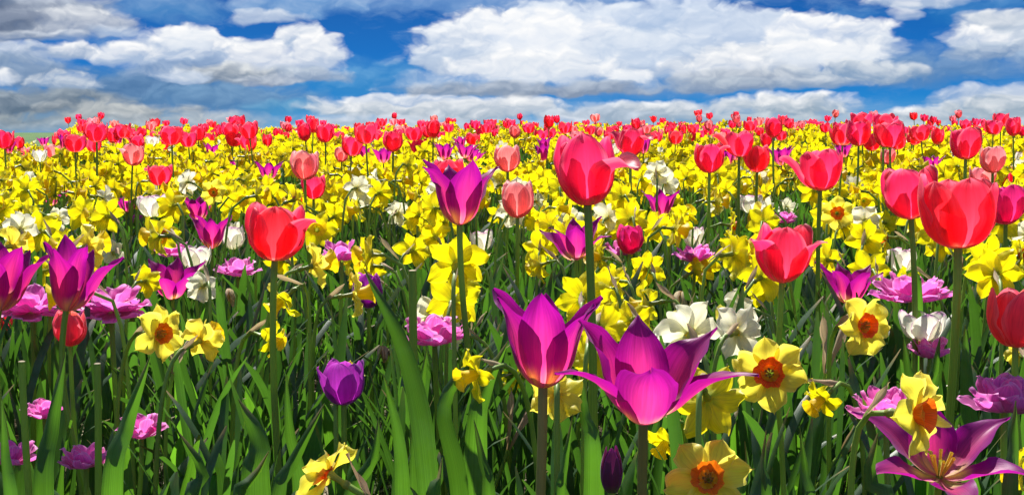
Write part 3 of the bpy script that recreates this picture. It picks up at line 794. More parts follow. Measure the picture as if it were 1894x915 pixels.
def tulip(form, mat, bx, by, H, label, land=None, rot=None, spec=None, op=0.0, wide=1.0, lean=0.0, fwd=0.0, s=1.0,
          foot=None, leaves=2, stem='stem', lod=0, group=None, desc=None, parts=True, extra_k=None, bow=0.0, r=0.0042):
    d = FPX * HEADH[form] * s / H
    dm = (HC - 0.30) * FPX / max(by - 240.0, 1.0)          # low blooms stand near enough to clear the leaves
    if label and by > 470 and d > dm:
        k = max(dm / d, 0.62 / s); s *= k; d *= k
    pos = at(bx, by, d)
    up = Vector((math.sin(R(lean)), -math.sin(R(fwd)), 1.0)).normalized()
    Hm = frame(pos, up, 0.0, s)
    # to_track_quat spins the frame; undo it so that petal azimuths stay world azimuths
    q = Vector((0, 0, 1)).rotation_difference(up)
    Hm = Matrix.Translation(pos) @ q.to_matrix().to_4x4() @ scl(s)
    ft = ground_pt(pos.x + (foot[0] if foot else rnd.uniform(-.025, .025) - up.x * 0.12), pos.y + (foot[1] if foot else rnd.uniform(-.02, .03)))
    pts = tulip_stem(pos + up * 0.001, up, ft, bow)
    head = tulip_head(form, mat, lod, rnd, spec, rot, op, wide)
    if extra_k:
        for i in range(6):
            head.append(('stamen', shapes('long_stamen', 0)[0], 'anther', rotz(R(60 * i + 20)) @ roty(R(rnd.uniform(0, 10)))))
        head.append(('pistil', shapes('pistil', 0)[0], 'ovary', Matrix.Identity(4)))
    lv = []
    for i in range(leaves):
        yaw = rnd.uniform(0, 6.28)
        lv.append((rnd.choice(BROADS), yaw, rnd.uniform(0.75, 1.05), 0.0, (0, 0, 0.0)))
    o = plant(NAME[mat], label, 'tulip' if form != 'bud' else 'tulip bud', group or {'red': 'red tulips standing above the daffodils', 'coral': 'red tulips standing above the daffodils', 'rose': 'purple tulips with rounded petals', 'pink': 'pale pink tulips', 'purple': 'purple tulips with pointed petals',
              'violet': 'purple tulips with rounded petals', 'white': 'white tulips edged with lilac', 'lilac': 'double lilac tulips', 'bud': 'closed tulip buds'}[mat],
              head, Hm, pts, r * 1.02 * s ** 0.5, r * 0.86 * s ** 0.5, lod, stem, lv, parts, (), desc, land)
    if land:
        LANDS.append((bx, by - H / 2, land))
    if H > 30:
        BUSY.append((bx, by - H / 2, H * 0.6, d))
    return o

# --- red tulips (form, material, foot of the head in photograph pixels, head height in pixels)
tulip('cup', 'red', 1087, 380, 130, 'tall red tulip with one petal folded straight out to the side', 'red tulip with the folded-out petal', rot=264, wide=0.93,
      spec={1: ('bent', 2), 0: ('cup', -2), 2: ('cup', 4)}, lean=-3, foot=(0.01, 0.02), leaves=2, r=0.0048)
tulip('cup', 'red', 1772, 458, 138, 'largest red tulip, wide rounded cup on a thick green stem', 'largest wide red tulip', rot=272, op=5, wide=1.04, lean=-1, foot=(0.005, 0.04), r=0.0050, s=1.2,
      spec={0: ('cup', 4), 5: ('cup', 8), 1: ('cup', 9)})
tulip('cup', 'red', 1685, 405, 101, 'wide red tulip tucked just behind the largest red tulip', 'red tulip tucked behind the largest', rot=250, op=4, wide=1.04, lean=-6)
tulip('cup', 'red', 1517, 352, 80, 'red tulip with one long pale petal drooping from its side', 'red tulip with a drooping side petal', rot=280, op=6, spec={4: ('fold', 3), 5: ('open', 3)}, lean=2, foot=(0.0, 0.02))
tulip('cup', 'red', 1446, 523, 107, 'red tulip with pointed petals flared out on both sides', 'red tulip flared on both sides', rot=270, op=-1, spec={1: ('fold', -6), 5: ('fold', -8)}, lean=2, foot=(0.02, 0.03))
tulip('cup', 'red', 508, 482, 110, 'large red tulip with a single petal leaning out of its rim', 'large red tulip with the leaning petal', rot=274, op=5, wide=1.06, spec={1: ('fold', -7), 0: ('cup', 3), 5: ('cup', 6)}, lean=4, foot=(0.0, 0.03), r=0.0046)
tulip('cup', 'coral', 1878, 642, 112, 'salmon red closed tulip standing low at the very edge of the bed', 'salmon red tulip at the edge', rot=275, op=0, lean=0, s=0.95)
tulip('cup', 'red', 1786, 295, 60, 'red tulip cup standing clear above the pale pink tulip', 'red tulip above the pale pink one', rot=270, op=3)
tulip('cup', 'red', 1312, 320, 57, 'round red tulip with one small petal loose at its side', 'round red tulip with a loose petal', rot=270, op=5, spec={1: ('fold', -14)})
tulip('cup', 'red', 1400, 319, 52, 'red tulip whose outer petal sticks out beside two taller red tulips', 'red tulip with one petal sticking out', rot=260, op=3, spec={4: ('fold', -6)})
tulip('cup', 'red', 1367, 290, 52, 'red tulip with a ragged open rim half hidden by its neighbour', 'red tulip with the ragged rim', rot=290, op=8, spec={4: ('fold', 0)})
tulip('cup', 'red', 1166, 290, 54, 'red tulip with a petal folded over at its rim', 'red tulip with the folded-over petal', rot=270, op=4, spec={1: ('bent', -4), 4: ('fold', -6)})
tulip('cup', 'red', 296, 343, 42, 'small open red tulip alone among the yellow daffodils', 'small open red tulip among daffodils', rot=270, op=9, spec={4: ('bent', -6)})
tulip('cup', 'red', 580, 368, 46, 'bright red tulip directly behind the tall pale pink tulip', 'red tulip behind the pale pink one', rot=270, op=6)
tulip('cup', 'red', 831, 352, 60, 'red tulip peeping out behind the tall purple tulip', 'red tulip behind the tall purple tulip', rot=270, op=4)
tulip('cup', 'red', 727, 281, 40, 'round red tulip on a tall straight dark stem', 'round red tulip on a straight stem', rot=270, op=3)
tulip('cup', 'red', 318, 268, 38, 'wide red tulip standing tall against the grey cloud', 'wide red tulip against grey cloud', rot=270, op=9, wide=1.1)
tulip('cup', 'red', 179, 263, 39, 'wide red tulip showing a broad pink outer petal', 'wide red tulip with pink outer petal', rot=270, op=8, wide=1.1)
tulip('cup', 'red', 139, 281, 36, 'broad red tulip with an open rim, in front of a taller one', 'broad open red tulip', rot=280, op=9, wide=1.15)
tulip('cup', 'red', 9, 276, 36, 'red tulip beside the frame edge on a slim stem', 'red tulip beside the frame edge', rot=270, op=3)
tulip('cup', 'red', 1430, 255, 38, 'slender red tulip rising above the crowd of red tulips', 'slender red tulip rising above others', rot=270, op=0)
tulip('cup', 'red', 1634, 249, 41, 'topmost red tulip of the big cluster against the white cloud', 'topmost red tulip of the cluster', rot=270, op=5, spec={1: ('open', 10)})
tulip('cup', 'red', 1860, 342, 34, 'bright red tulip half hidden behind the pale pink tulip', 'red tulip behind the edge pink tulip', rot=270, op=4)
tulip('lily', 'purple', 1004, 302, 36, 'narrow magenta red tulip with upright pointed petals', 'narrow magenta red tulip', rot=270, op=0)
tulip('cup', 'coral', 130, 640, 66, 'salmon red tulip half hidden behind the deep purple tulip stem', None, rot=270, op=0, s=0.8)
tulip('cup', 'coral', 6, 612, 40, 'small salmon red tulip low beside the frame edge', None, rot=270, op=0, s=0.8)
# --- pink tulips
PG = 'pale pink tulips'
tulip('cup', 'pink', 564, 333, 54, 'pale pink closed tulip with white rimmed petals', 'pale pink tulip in front of a red one', rot=268, op=1, foot=(0.01, 0.02))
tulip('cup', 'pink', 939, 318, 51, 'pale pink tulip half hidden by a spreading purple petal', 'pale pink tulip by the purple petal', rot=275, op=3)
tulip('cup', 'pink', 957, 403, 70, 'salmon pink egg-shaped tulip beside the tall purple tulip', 'salmon pink egg-shaped tulip', rot=265, op=1, foot=(0.0, 0.03))
tulip('cup', 'pink', 1836, 320, 52, 'pale pink tulip below the red tulip near the edge', 'pale pink tulip near the edge', rot=270, op=2)
tulip('cup', 'pink', 1816, 352, 48, 'washed-out pink tulip peeping over the largest red tulip', 'washed-out pink tulip', rot=290, op=8)
# --- purple lily-flowered tulips
tulip('lily', 'purple', 850, 416, 126, 'tall purple tulip with two thin petals curling outwards', 'tall purple tulip', rot=282, op=7, wide=1.08, spec={5: ('flare', -15), 1: ('lily', 8), 2: ('flare', -8), 4: ('lily', 5), 0: ('lily', 6)}, foot=(0.03, 0.05), bow=0.01)
tulip('lily', 'purple', 1004, 716, 185, 'big purple tulip with upright pointed petals, beside the widest one', 'big upright purple tulip', rot=266, op=6, wide=1.0,
      spec={0: ('lily', 2), 1: ('lily', 9), 2: ('lily', 14), 5: ('lily', 4), 4: ('lily', 8)}, foot=(0.0, 0.02), stem='stem_dull', r=0.0046, leaves=1)
tulip('lily', 'purple', 1190, 775, 195, 'widest purple tulip with two petals stretched flat out sideways', 'widest purple tulip', rot=272, op=8, wide=1.2,
      spec={0: ('lily', 20), 1: ('flare', 6), 5: ('flare', 2), 2: ('lily', 20), 4: ('lily', 9), 3: ('lily', 4)}, fwd=8, foot=(0.012, 0.03), stem='stem_dull', r=0.0044, leaves=1)
tulip('lily', 'purple', 1066, 480, 84, 'purple tulip spread wide beneath the red tulip with the folded-out petal', 'purple tulip under the tall red one', rot=270, op=10, spec={1: ('flare', 4), 5: ('flare', -8), 0: ('lily', 14), 4: ('lily', 32)}, fwd=6)
tulip('lily', 'purple', 319, 550, 82, 'purple tulip open like a star above two yellow daffodils', 'star-like purple tulip', rot=268, op=22, fwd=10)
tulip('lily', 'purple', 366, 408, 52, 'purple tulip with thin swept petals, the higher of an overlapping pair', 'higher purple tulip of the pair', rot=270, op=16, spec={5: ('flare', -14), 1: ('flare', -10)})
tulip('lily', 'purple', 392, 459, 66, 'purple tulip with thin swept petals, the lower of an overlapping pair', 'lower purple tulip of the pair', rot=285, op=14, spec={5: ('flare', -22), 1: ('flare', -14)})
tulip('lily', 'purple', 1223, 401, 56, 'purple tulip with spread tips between two white tulips', 'purple tulip with spread tips', rot=270, op=12, spec={5: ('flare', -6), 1: ('flare', -12)})
tulip('flare', 'purple', 1738, 880, 104, 'wide open magenta tulip showing its yellow stamens', 'magenta tulip with yellow stamens', rot=266, op=22, fwd=15, s=0.82, extra_k=True, foot=(0.02, 0.06), wide=1.25,
      spec={3: ('lily', 24), 0: ('flare', 24), 2: ('flare', 6), 4: ('flare', 6)})
tulip('lily', 'purple', 1568, 560, 84, 'purple tulip fanned open above a daffodil with an orange centre', 'fanned purple tulip', rot=285, op=18, spec={5: ('flare', -6)}, lean=5, fwd=4)
tulip('lily', 'purple', 122, 574, 128, 'deep purple tulip on a tall stem before a frilly lilac tulip', 'deep purple tulip on a tall stem', rot=255, op=8, spec={1: ('flare', -34), 4: ('lily', 2), 5: ('lily', 3)}, lean=12, foot=(0.055, 0.0))
tulip('lily', 'purple', -2, 574, 128, 'deep purple tulip cut off by the edge of the view', 'deep purple tulip cut by the edge', rot=255, op=8, spec={1: ('flare', -34), 4: ('lily', 2), 5: ('lily', 3)}, lean=12, foot=(0.045, 0.0))
for bx, by, H, op, lb in ((1445, 306, 40, 15, 'small magenta tulip with three tips showing between red tulips'), (497, 333, 42, 18, 'small purple tulip spread like a star beside the pale pink tulip'),
                          (130, 367, 38, 6, 'closed dark purple tulip beside pale cream daffodils'), (236, 392, 40, 22, 'purple tulip leaning out behind a white tulip with lilac edges'),
                          (95, 380, 38, 20, 'purple tulip with a slanting petal among yellow daffodils'), (440, 322, 34, 14, 'small purple tulip with broad pointed petals'),
                          (674, 298, 32, 10, 'small magenta tulip below a cluster of red tulips'), (642, 322, 30, -2, 'closed magenta pink tulip on a thin stem'),
                          (852, 275, 26, 12, 'tiny purple tulip behind the tall purple one'), (81, 270, 20, 16, 'tiny magenta tulip standing in a gap in the row'),
                          (1550, 276, 26, 16, 'small purple tulip under a cluster of red tulips'), (1190, 285, 36, 8, 'violet tulip half hidden behind the red tulip with the folded-over petal'),
                          (1712, 304, 28, 0, 'round violet tulip leaning on a red one'), (1768, 310, 30, 16, 'violet tulip half hidden below a big red tulip'),
                          (228, 262, 16, 10, 'tiny magenta tulip tucked under red tulips'), (800, 285, 22, 14, 'small magenta tulip low in the daffodil band'),
                          (975, 285, 18, 14, 'tiny purple tulip near the pale pink one'), (1240, 290, 20, 10, 'tiny purple tulip deep in the yellow band')):
    tulip('lily', 'purple', bx, by, H, lb, None, rot=rnd.uniform(255, 285), op=op, lean=rnd.uniform(-6, 6), lod=1, leaves=1, r=0.0036, s=0.95)
tulip('cup', 'rose', 1860, 415, 74, 'magenta tulip with a violet streak beside the largest red tulip', 'magenta tulip with a violet streak', rot=275, op=2)
# --- violet, rounded
tulip('cup', 'violet', 636, 748, 86, 'rounded violet tulip on a bare stem over dark soil', 'rounded violet tulip', rot=262, op=2, spec={5: ('open', 6)}, s=0.9, foot=(0.01, 0.0), leaves=2)
tulip('cup', 'violet', 258, 430, 34, 'small rounded violet tulip beneath a white tulip', None, rot=270, op=1, s=0.85)
tulip('cup', 'violet', 765, 373, 24, 'tiny closed violet tulip with white streaks', None, rot=270, op=-2, s=0.8)
tulip('cup', 'rose', 1164, 470, 54, 'closed magenta tulip among yellow daffodils under the red bent-petal tulip', None, rot=270, op=-1, s=0.85)
tulip('cup', 'violet', 1124, 384, 24, 'tiny violet tulip peeping beside a white daffodil', None, rot=270, op=-2, s=0.8)
tulip('cup', 'violet', 1318, 393, 26, 'tiny violet tulip on a slim stem by the small white tulip', None, rot=270, op=0, s=0.8)
tulip('cup', 'violet', 682, 570, 66, 'dark violet tulip half hidden behind a drooping daffodil', None, rot=270, op=-4, s=0.85)
tulip('lily', 'bud', 388, 740, 38, 'small dark magenta tulip opening low among green leaves', 'small dark magenta tulip', rot=270, op=10, s=0.5)
tulip('bud', 'bud', 1131, 912, 88, 'closed dark maroon tulip bud standing low by the widest purple tulip', 'closed maroon tulip bud', rot=270, op=0, foot=(0.0, 0.01), leaves=1)
# --- white tulips
tulip('cup', 'white', 282, 400, 44, 'white tulip with lilac edges on a dark stem', 'white tulip with lilac edges', rot=270, op=11, wide=1.2, s=0.88, stem='stem_dull', foot=(0.0, 0.02))
tulip('cup', 'white', 1388, 393, 37, 'white open tulip with thin purple rims', 'white tulip with thin purple rims', rot=270, op=12, wide=1.15, s=0.85)
tulip('cup', 'white', 1284, 461, 42, 'closed creamy white tulip shaped like an egg', 'egg-shaped creamy tulip', rot=270, op=2, s=0.8)
tulip('cup', 'white', 1705, 628, 62, 'white tulip bowl edged with lilac, held between two green leaves', 'white tulip between two leaves', rot=270, op=15, wide=1.22, s=0.62, foot=(0.0, 0.01), stem='stem_dull')
tulip('cup', 'white', 890, 465, 42, 'pinkish white tulip beside a wide yellow daffodil seen from behind', None, rot=290, op=8, s=0.8)
tulip('cup', 'white', 362, 500, 48, 'creamy white tulip with loose folded petals by the star-like purple tulip', None, rot=250, op=9, wide=1.1, s=0.85)
tulip('cup', 'white', 432, 462, 46, 'white tulip wedged between a purple tulip and a large red one', None, rot=270, op=2, s=0.85)
tulip('cup', 'white', 1667, 502, 48, 'white tulip above a frilly magenta one beside a red stem', None, rot=270, op=9, wide=1.15, s=0.85)
# --- double lilac tulips
for bx, by, H, op, s, lb in ((206, 570, 62, 16, 1.15, 'frilly lilac tulip wide open beside the deep purple tulip'), (60, 570, 62, 16, 1.15, 'frilly lilac tulip between two deep purple tulips'),
                             (804, 632, 56, -6, 0.9, 'frilly lilac tulip behind a small white daffodil'), (632, 478, 40, 4, 0.85, 'frilly lilac tulip under yellow daffodils beside the large red tulip'),
                             (1685, 548, 62, 12, 1.1, 'frilly magenta tulip beneath a white tulip'), (1640, 772, 62, -4, 1.0, 'frilly lilac tulip behind a dry sheath'),
                             (1858, 757, 70, -6, 1.1, 'broad lilac tulip low under the salmon red one'), (262, 806, 42, -4, 0.95, 'lilac tulip low down behind a slanting green stem'),
                             (160, 862, 46, -4, 0.95, 'lilac tulip low in the shade beside a green stem'), (20, 856, 46, -4, 0.95, 'lilac tulip low in the shade at the very edge'),
                             (440, 505, 36, 6, 0.85, 'frilly lilac tulip beside a dark stem below the purple pair'), (1720, 660, 40, -6, 0.8, 'small lilac tulip deep among stems by the white bowl tulip'),
                             (1150, 470, 30, 0, 0.8, 'small ruffled lilac tulip beneath the red bent-petal tulip'), (1285, 482, 34, 0, 0.8, 'small ruffled lilac tulip below the egg-shaped white one'),
                             (82, 770, 36, -8, 0.8, 'small lilac tulip peeping between green blades'), (1450, 410, 22, 0, 0.7, 'tiny ruffled violet tulip among cream daffodils'), (320, 470, 30, 4, 0.8, 'small ruffled violet tulip behind the star-like purple one')):
    tulip('double', 'lilac', bx, by, H, lb, None, op=op, s=s, lod=0 if H > 50 else 1, leaves=1)

# --- daffodils: centre of the flower in photograph pixels, width across, the way it faces (0 towards the camera, 90 to the right, 180 away), tilt up
def daffodil(px, py, Wp, yaw, pitch, style, label, land=None, s=1.0, lod=0, group=None, desc=None, parts=True, stamens=False, sheath=True, leaves=1,
             foot=None, pos=None, name=None):
    span = (0.075 if style in ('orange', 'white', 'pale') else 0.085) * s
    d = FPX * span / Wp
    dm = (HC - 0.345) * FPX / max(py - 240.0, 1.0)
    if label and py > 440 and d > dm:
        k = min(max(dm / d, 0.60 / s), 1.0); s *= k; d *= k
    p = at(px, py, d) if pos is None else pos
    ya, pi_ = R(yaw), R(pitch)
    f = Vector((math.sin(ya) * math.cos(pi_), -math.cos(ya) * math.cos(pi_), math.sin(pi_)))
    Hm = frame(p, f, rnd.uniform(0, 6), s)
    back = p - f * 0.0245 * s
    fh = Vector((f.x, f.y, 0)); 
    ft = foot or (rnd.uniform(-.02, .02), rnd.uniform(-.02, .02))
    g0 = ground_pt(back.x - fh.x * 0.05 + ft[0], back.y - fh.y * 0.05 + ft[1])
    h = max(back.z - g0.z, 0.05)
    neck = back - f * 0.045 + Vector((0, 0, 0.012))
    pts = bez(g0, (g0.x, g0.y, g0.z + h * 0.8), neck, back, 16)
    head = daffodil_head(style, lod, rnd, stamens)
    extra = []
    if sheath and parts:
        k = pts[12]
        dirv = Vector(pts[14] - pts[11])
        extra.append(('sheath', rnd.choice(shapes('sheath', lod)), 'paper', frame(Vector(k), dirv, rnd.uniform(0, 6), rnd.uniform(0.6, 1.0))))
    lv = [(rnd.choice(STRAPS), rnd.uniform(0, 6.28), rnd.uniform(0.6, 0.9), 0.0, (rnd.uniform(-.02, .02), rnd.uniform(-.02, .02), 0)) for _ in range(leaves)]
    nm = name or ('white_daffodil' if style == 'white' else 'daffodil')
    o = plant(nm, label, 'daffodil', group or ('white daffodils' if style == 'white' else 'yellow daffodils'), head, Hm, pts, 0.0034, 0.0026, lod, 'stem', lv, parts, extra, desc, land)
    if land:
        LANDS.append((px, py, land))
    if Wp > 30:
        BUSY.append((px, py, Wp * 0.5, d))
    return o

D = daffodil
D(845, 492, 124, 176, 18, 'yellow', 'wide yellow daffodil seen from behind, beside the tall purple tulip stem', 'wide daffodil seen from behind')
D(762, 464, 74, 160, 5, 'yellow', 'yellow daffodil seen from behind, partly behind a wider one', None)
D(578, 492, 88, 118, 12, 'pale', 'pale yellow daffodil seen side on, its neck arching from the red tulip stem', 'pale daffodil with the arching neck')
D(652, 545, 84, 104, 6, 'pale', 'pale yellow daffodil in profile on a stem bent like a hook', 'daffodil on the hooked stem')
D(525, 552, 96, -62, -38, 'yellow', 'yellow daffodil drooping behind the stem of the large red tulip', None)
D(500, 626, 74, 65, -15, 'yellow', 'small frilled yellow trumpet daffodil behind a red tulip stem', None)
D(370, 630, 92, 152, 12, 'pale', 'pale yellow daffodil seen from behind next to an orange-centred one', 'pale daffodil seen from behind')
D(292, 616, 112, 52, 4, 'orange', 'lemon daffodil with a frilled orange cup under the star-like purple tulip', 'orange-cupped lemon daffodil', stamens=True)
D(1424, 690, 138, -14, 12, 'orange', 'large lemon daffodil with a deep orange eye facing the viewer', 'large orange-eyed daffodil', stamens=True)
D(1592, 602, 118, 30, 8, 'orange', 'lemon daffodil with a torn orange cup below the fanned purple tulip', 'daffodil with the torn orange cup', stamens=True)
D(1310, 886, 158, -10, 22, 'orange', 'large lemon daffodil lowest in the bed, its orange cup half out of view', 'lowest large daffodil', stamens=True)
D(610, 876, 140, -112, 26, 'orange', 'lemon daffodil in profile by the dark soil, orange cup turned aside', 'lowest daffodil in profile', s=0.85)
D(1692, 765, 172, 48, 6, 'orange', 'lemon daffodil in profile above the magenta tulip with stamens', 'daffodil over the magenta tulip')
D(1308, 735, 152, 160, -30, 'yellow', 'deep yellow daffodil hanging down behind the widest purple tulip', None)
D(1232, 815, 84, -40, -40, 'yellow', 'small drooping yellow trumpet daffodil beside the widest purple tulip stem', None, s=0.8)
D(1108, 605, 118, 170, -20, 'yellow', 'golden daffodil glowing between the two big purple tulips', None)
D(1078, 552, 112, 175, 4, 'yellow', 'yellow daffodil right behind the big upright purple tulip petals', None)
D(1098, 655, 110, 165, -30, 'yellow', 'deep yellow daffodil hanging between the two big purple tulips', None)
D(1120, 535, 86, 200, -10, 'yellow', 'yellow daffodil behind the big upright purple tulip', None)
D(884, 690, 100, -60, -12, 'yellow', 'yellow daffodil behind a broad leaf beside the big upright purple tulip', None)
D(1030, 728, 108, 178, -32, 'pale', 'yellow daffodil hanging beneath the big upright purple tulip', None)
D(948, 700, 64, 150, -20, 'yellow', 'yellow daffodil peeping out beside the big upright purple tulip', None)
D(1168, 592, 88, 190, -18, 'yellow', 'golden daffodil hanging under the one in profile', None)
D(1202, 562, 96, -108, -12, 'yellow', 'yellow daffodil in profile on a neck bending over from a dry flower', None)
D(1198, 498, 72, 190, 8, 'yellow', 'yellow daffodil seen from behind above the one in profile', None)
D(1140, 520, 70, -150, -6, 'yellow', 'yellow daffodil crowding against the red tulip stem', None)
D(1522, 735, 84, -60, -30, 'yellow', 'frilly double yellow daffodil drooping between green leaves', None)
D(1843, 508, 110, 168, 8, 'yellow', 'large yellow daffodil seen from behind near the thick red tulip stem', 'large daffodil by the thick stem')
D(1600, 444, 82, 160, 10, 'yellow', 'yellow daffodil with a long trumpet behind the red tulip tucked in the rear', None)
D(1548, 394, 66, -8, 4, 'orange', 'cream yellow daffodil with a small orange eye below a red tulip', 'cream daffodil with an orange eye')
D(1893, 872, 100, -120, -6, 'yellow', 'yellow daffodil cut off by the edge beside the magenta tulip', None)
D(1886, 655, 56, 170, 0, 'pale', 'yellow daffodil half hidden behind the salmon red tulip', None)
D(395, 355, 50, 8, 0, 'orange', 'pale daffodil with an orange eye beside the purple pair', None)
D(20, 455, 86, 140, 10, 'pale', 'pale yellow daffodil behind the purple tulip cut off by the edge', None)
D(160, 455, 86, 140, 10, 'pale', 'pale yellow daffodil behind the deep purple tulip on a tall stem', None)
D(268, 520, 64, 170, -4, 'yellow', 'yellow daffodil behind the star-like purple tulip', None)
D(640, 700, 74, 170, 0, 'pale', 'pale daffodil hidden behind the rounded violet tulip', None)
D(1000, 490, 70, -120, -20, 'yellow', 'yellow daffodil hanging below the spread purple tulip', None)
D(1278, 620, 130, 190, 16, 'white', 'large white daffodil seen from behind with a brown dry sheath', 'large white daffodil')
D(1362, 614, 104, 150, 0, 'white', 'white daffodil with rounded petals overlapping the large white one', None)
D(843, 622, 58, -110, 0, 'white', 'small white daffodil beside a frilly lilac tulip', None)
D(1215, 322, 52, 175, 16, 'white', 'large white daffodil seen from behind among yellow ones', None)
D(375, 530, 64, -150, -20, 'white', 'white daffodil hanging beside the star-like purple tulip', None)
D(430, 432, 50, 170, 0, 'white', 'white daffodil behind the lower purple tulip of the pair', None)
D(735, 395, 50, 160, 4, 'white', 'ruffled white daffodil beside a cream one', None)
D(990, 372, 44, 120, 4, 'white', 'ruffled white daffodil beside the salmon pink tulip', None)
D(1455, 385, 40, 170, 4, 'white', 'white daffodil on a tall stem under red tulips', None)
D(1480, 440, 44, 160, 4, 'white', 'white daffodil with a folded petal among green stems', None)
D(210, 468, 50, -150, 0, 'white', 'white daffodil above a frilly lilac tulip', None)
D(110, 405, 50, -10, 6, 'white', 'cream double daffodil with a yellow centre', None)

# --- withered flowers and dry sheaths standing on their own stems
def dry(px, py, Hp, label, lean=0, kind='flower', s=1.0, land=None, twist=0.0):
    d = FPX * 0.05 * s / Hp
    p = at(px, py, d)
    up = Vector((math.sin(R(lean)), -0.1, math.cos(R(lean)))).normalized()
    ft = ground_pt(p.x - up.x * 0.1 + rnd.uniform(-.01, .01), p.y + rnd.uniform(-.01, .02))
    pts = bez(ft, (ft.x, ft.y, ft.z + (p.z - ft.z) * 0.5), Vector(p) - up * (p.z - ft.z) * 0.3, p, 14)
    head = []
    if kind == 'flower':
        for i in range(6):
            head.append(('petal', rnd.choice(shapes('bud', 0)), 'withered', rotz(R(60 * i + rnd.uniform(-15, 15))) @ roty(R(rnd.uniform(-8, 22))) @ scl(rnd.uniform(0.6, 0.95)) @ Matrix.Diagonal((1.2, 0.7, 1, 1))))
        q = Vector((0, 0, 1)).rotation_difference(Vector((rnd.uniform(-.4, .4), -0.7, -0.7)))
    else:
        for i in range(2):
            head.append(('sheath', shapes('sheath', 0)[i], 'paper', rotz(R(180 * i + twist)) @ scl(1.25)))
        q = Vector((0, 0, 1)).rotation_difference(up)
    Hm = Matrix.Translation(p) @ q.to_matrix().to_4x4() @ scl(s)
    plant('withered_daffodil', label, 'withered daffodil', 'withered daffodils', head, Hm, pts, 0.0032, 0.0026, 0, 'stem', [(STRAPS[2], rnd.uniform(0, 6), 0.7, 0, (0.01, 0, 0))], True)
    BUSY.append((px, py, Hp * 0.5, d))
dry(1556, 838, 90, 'long papery dry sheath slanting in front of a lilac tulip', 38, 'sheath', 1.35)
dry(1527, 690, 84, 'pale dry sheath standing upright under the daffodil with the torn cup', 8, 'sheath', 1.2)
dry(940, 830, 86, 'brown dry sheath on a stem beside the big upright purple tulip', 16, 'sheath', 1.3)
dry(856, 785, 40, 'shrivelled brown flower hanging among broad leaves', 4, 'flower', 0.9)
dry(425, 535, 40, 'shrivelled white flower with a brown centre by a dark stem', 6, 'flower', 0.9)
dry(1262, 540, 56, 'shrivelled cream flower between yellow and white daffodils', 20, 'flower', 1.1)
dry(708, 640, 40, 'dry cream bud peeping from behind the biggest leaf', -10, 'flower', 0.8)
dry(1215, 615, 36, 'orange-brown dead flower between the big purple tulips', 0, 'flower', 0.8)
dry(320, 690, 60, 'brown dry sheath below the orange-cupped lemon daffodil', 14, 'sheath', 0.9)
dry(870, 620, 40, 'dry brown sheath on a bent neck by the tall purple tulip stem', 20, 'sheath', 0.8)
dry(1780, 500, 34, 'dry brown sheath beside the thick stem of the largest red tulip', -20, 'sheath', 0.8)

# ------------------------------------------------------------------ smaller tulips of the far rows (centre in photograph pixels, width across)
FAR = [(118, 249, 20), (107, 260, 20), (35, 264, 22), (209, 250, 25), (228, 241, 25), (245, 249, 22), (261, 246, 20), (257, 266, 30), (289, 252, 20), (349, 256, 28),
       (367, 246, 25), (393, 231, 14), (375, 238, 18), (384, 256, 22), (398, 249, 18), (427, 238, 26), (440, 226, 25), (462, 240, 30), (431, 256, 26), (460, 264, 28),
       (419, 269, 18), (269, 273, 18), (174, 267, 24), (491, 246, 14), (495, 259, 22), (513, 246, 18), (532, 237, 15), (532, 252, 17), (565, 245, 28), (579, 232, 25),
       (602, 246, 31), (628, 252, 18), (627, 266, 18), (650, 269, 34), (663, 234, 15), (677, 246, 35), (686, 232, 15), (697, 233, 15), (697, 250, 18), (748, 237, 15),
       (780, 230, 15), (801, 238, 30), (766, 246, 25), (772, 271, 25), (792, 267, 20), (789, 244, 20), (829, 224, 12), (830, 236, 16), (866, 237, 12), (878, 230, 16),
       (899, 226, 10), (910, 227, 14), (888, 243, 16), (899, 237, 18), (873, 256, 22), (937, 230, 14), (941, 230, 10), (978, 237, 18), (998, 249, 20), (1015, 226, 22),
       (1018, 246, 18), (1045, 235, 22), (1065, 230, 9), (1085, 227, 11), (1105, 232, 12), (1120, 233, 9), (1033, 250, 14), (1128, 249, 20), (1090, 240, 18), (1178, 230, 20),
       (1213, 253, 20), (1160, 238, 15), (1233, 228, 9), (1261, 230, 12), (1249, 253, 24), (1262, 240, 18), (1282, 237, 18), (1279, 252, 18), (1237, 241, 18), (1333, 229, 9),
       (1354, 230, 14), (1388, 232, 20), (1418, 259, 24), (1454, 224, 11), (1497, 229, 12), (1510, 230, 12), (1527, 236, 18), (1548, 233, 15), (1518, 230, 12), (1558, 247, 38),
       (1594, 223, 30), (1588, 246, 42), (1646, 247, 44), (1674, 241, 16), (1704, 245, 28), (1733, 252, 27), (1690, 256, 22), (1785, 230, 18), (1805, 225, 13), (1837, 234, 26),
       (1851, 220, 24), (1874, 235, 30), (1575, 232, 22), (1612, 262, 30), (1660, 262, 26), (1340, 245, 16), (1303, 247, 16), (1140, 240, 15), (1070, 250, 16), (955, 236, 12),
       (915, 246, 15), (845, 244, 12), (815, 250, 16), (740, 248, 15), (715, 240, 14), (640, 240, 12), (615, 236, 13), (548, 244, 14), (1405, 243, 16), (1475, 244, 14),
       (1445, 250, 18), (1492, 243, 13), (1625, 252, 20), (1720, 238, 14), (1750, 240, 14), (1765, 228, 12), (1815, 240, 16), (1890, 242, 18), (1185, 250, 16), (1205, 236, 12),
       (1320, 237, 13), (1300, 232, 11), (1219, 231, 10), (1145, 229, 9), (1012, 236, 14), (990, 232, 12), (965, 228, 10), (200, 262, 20), (300, 266, 22), (335, 262, 20)]
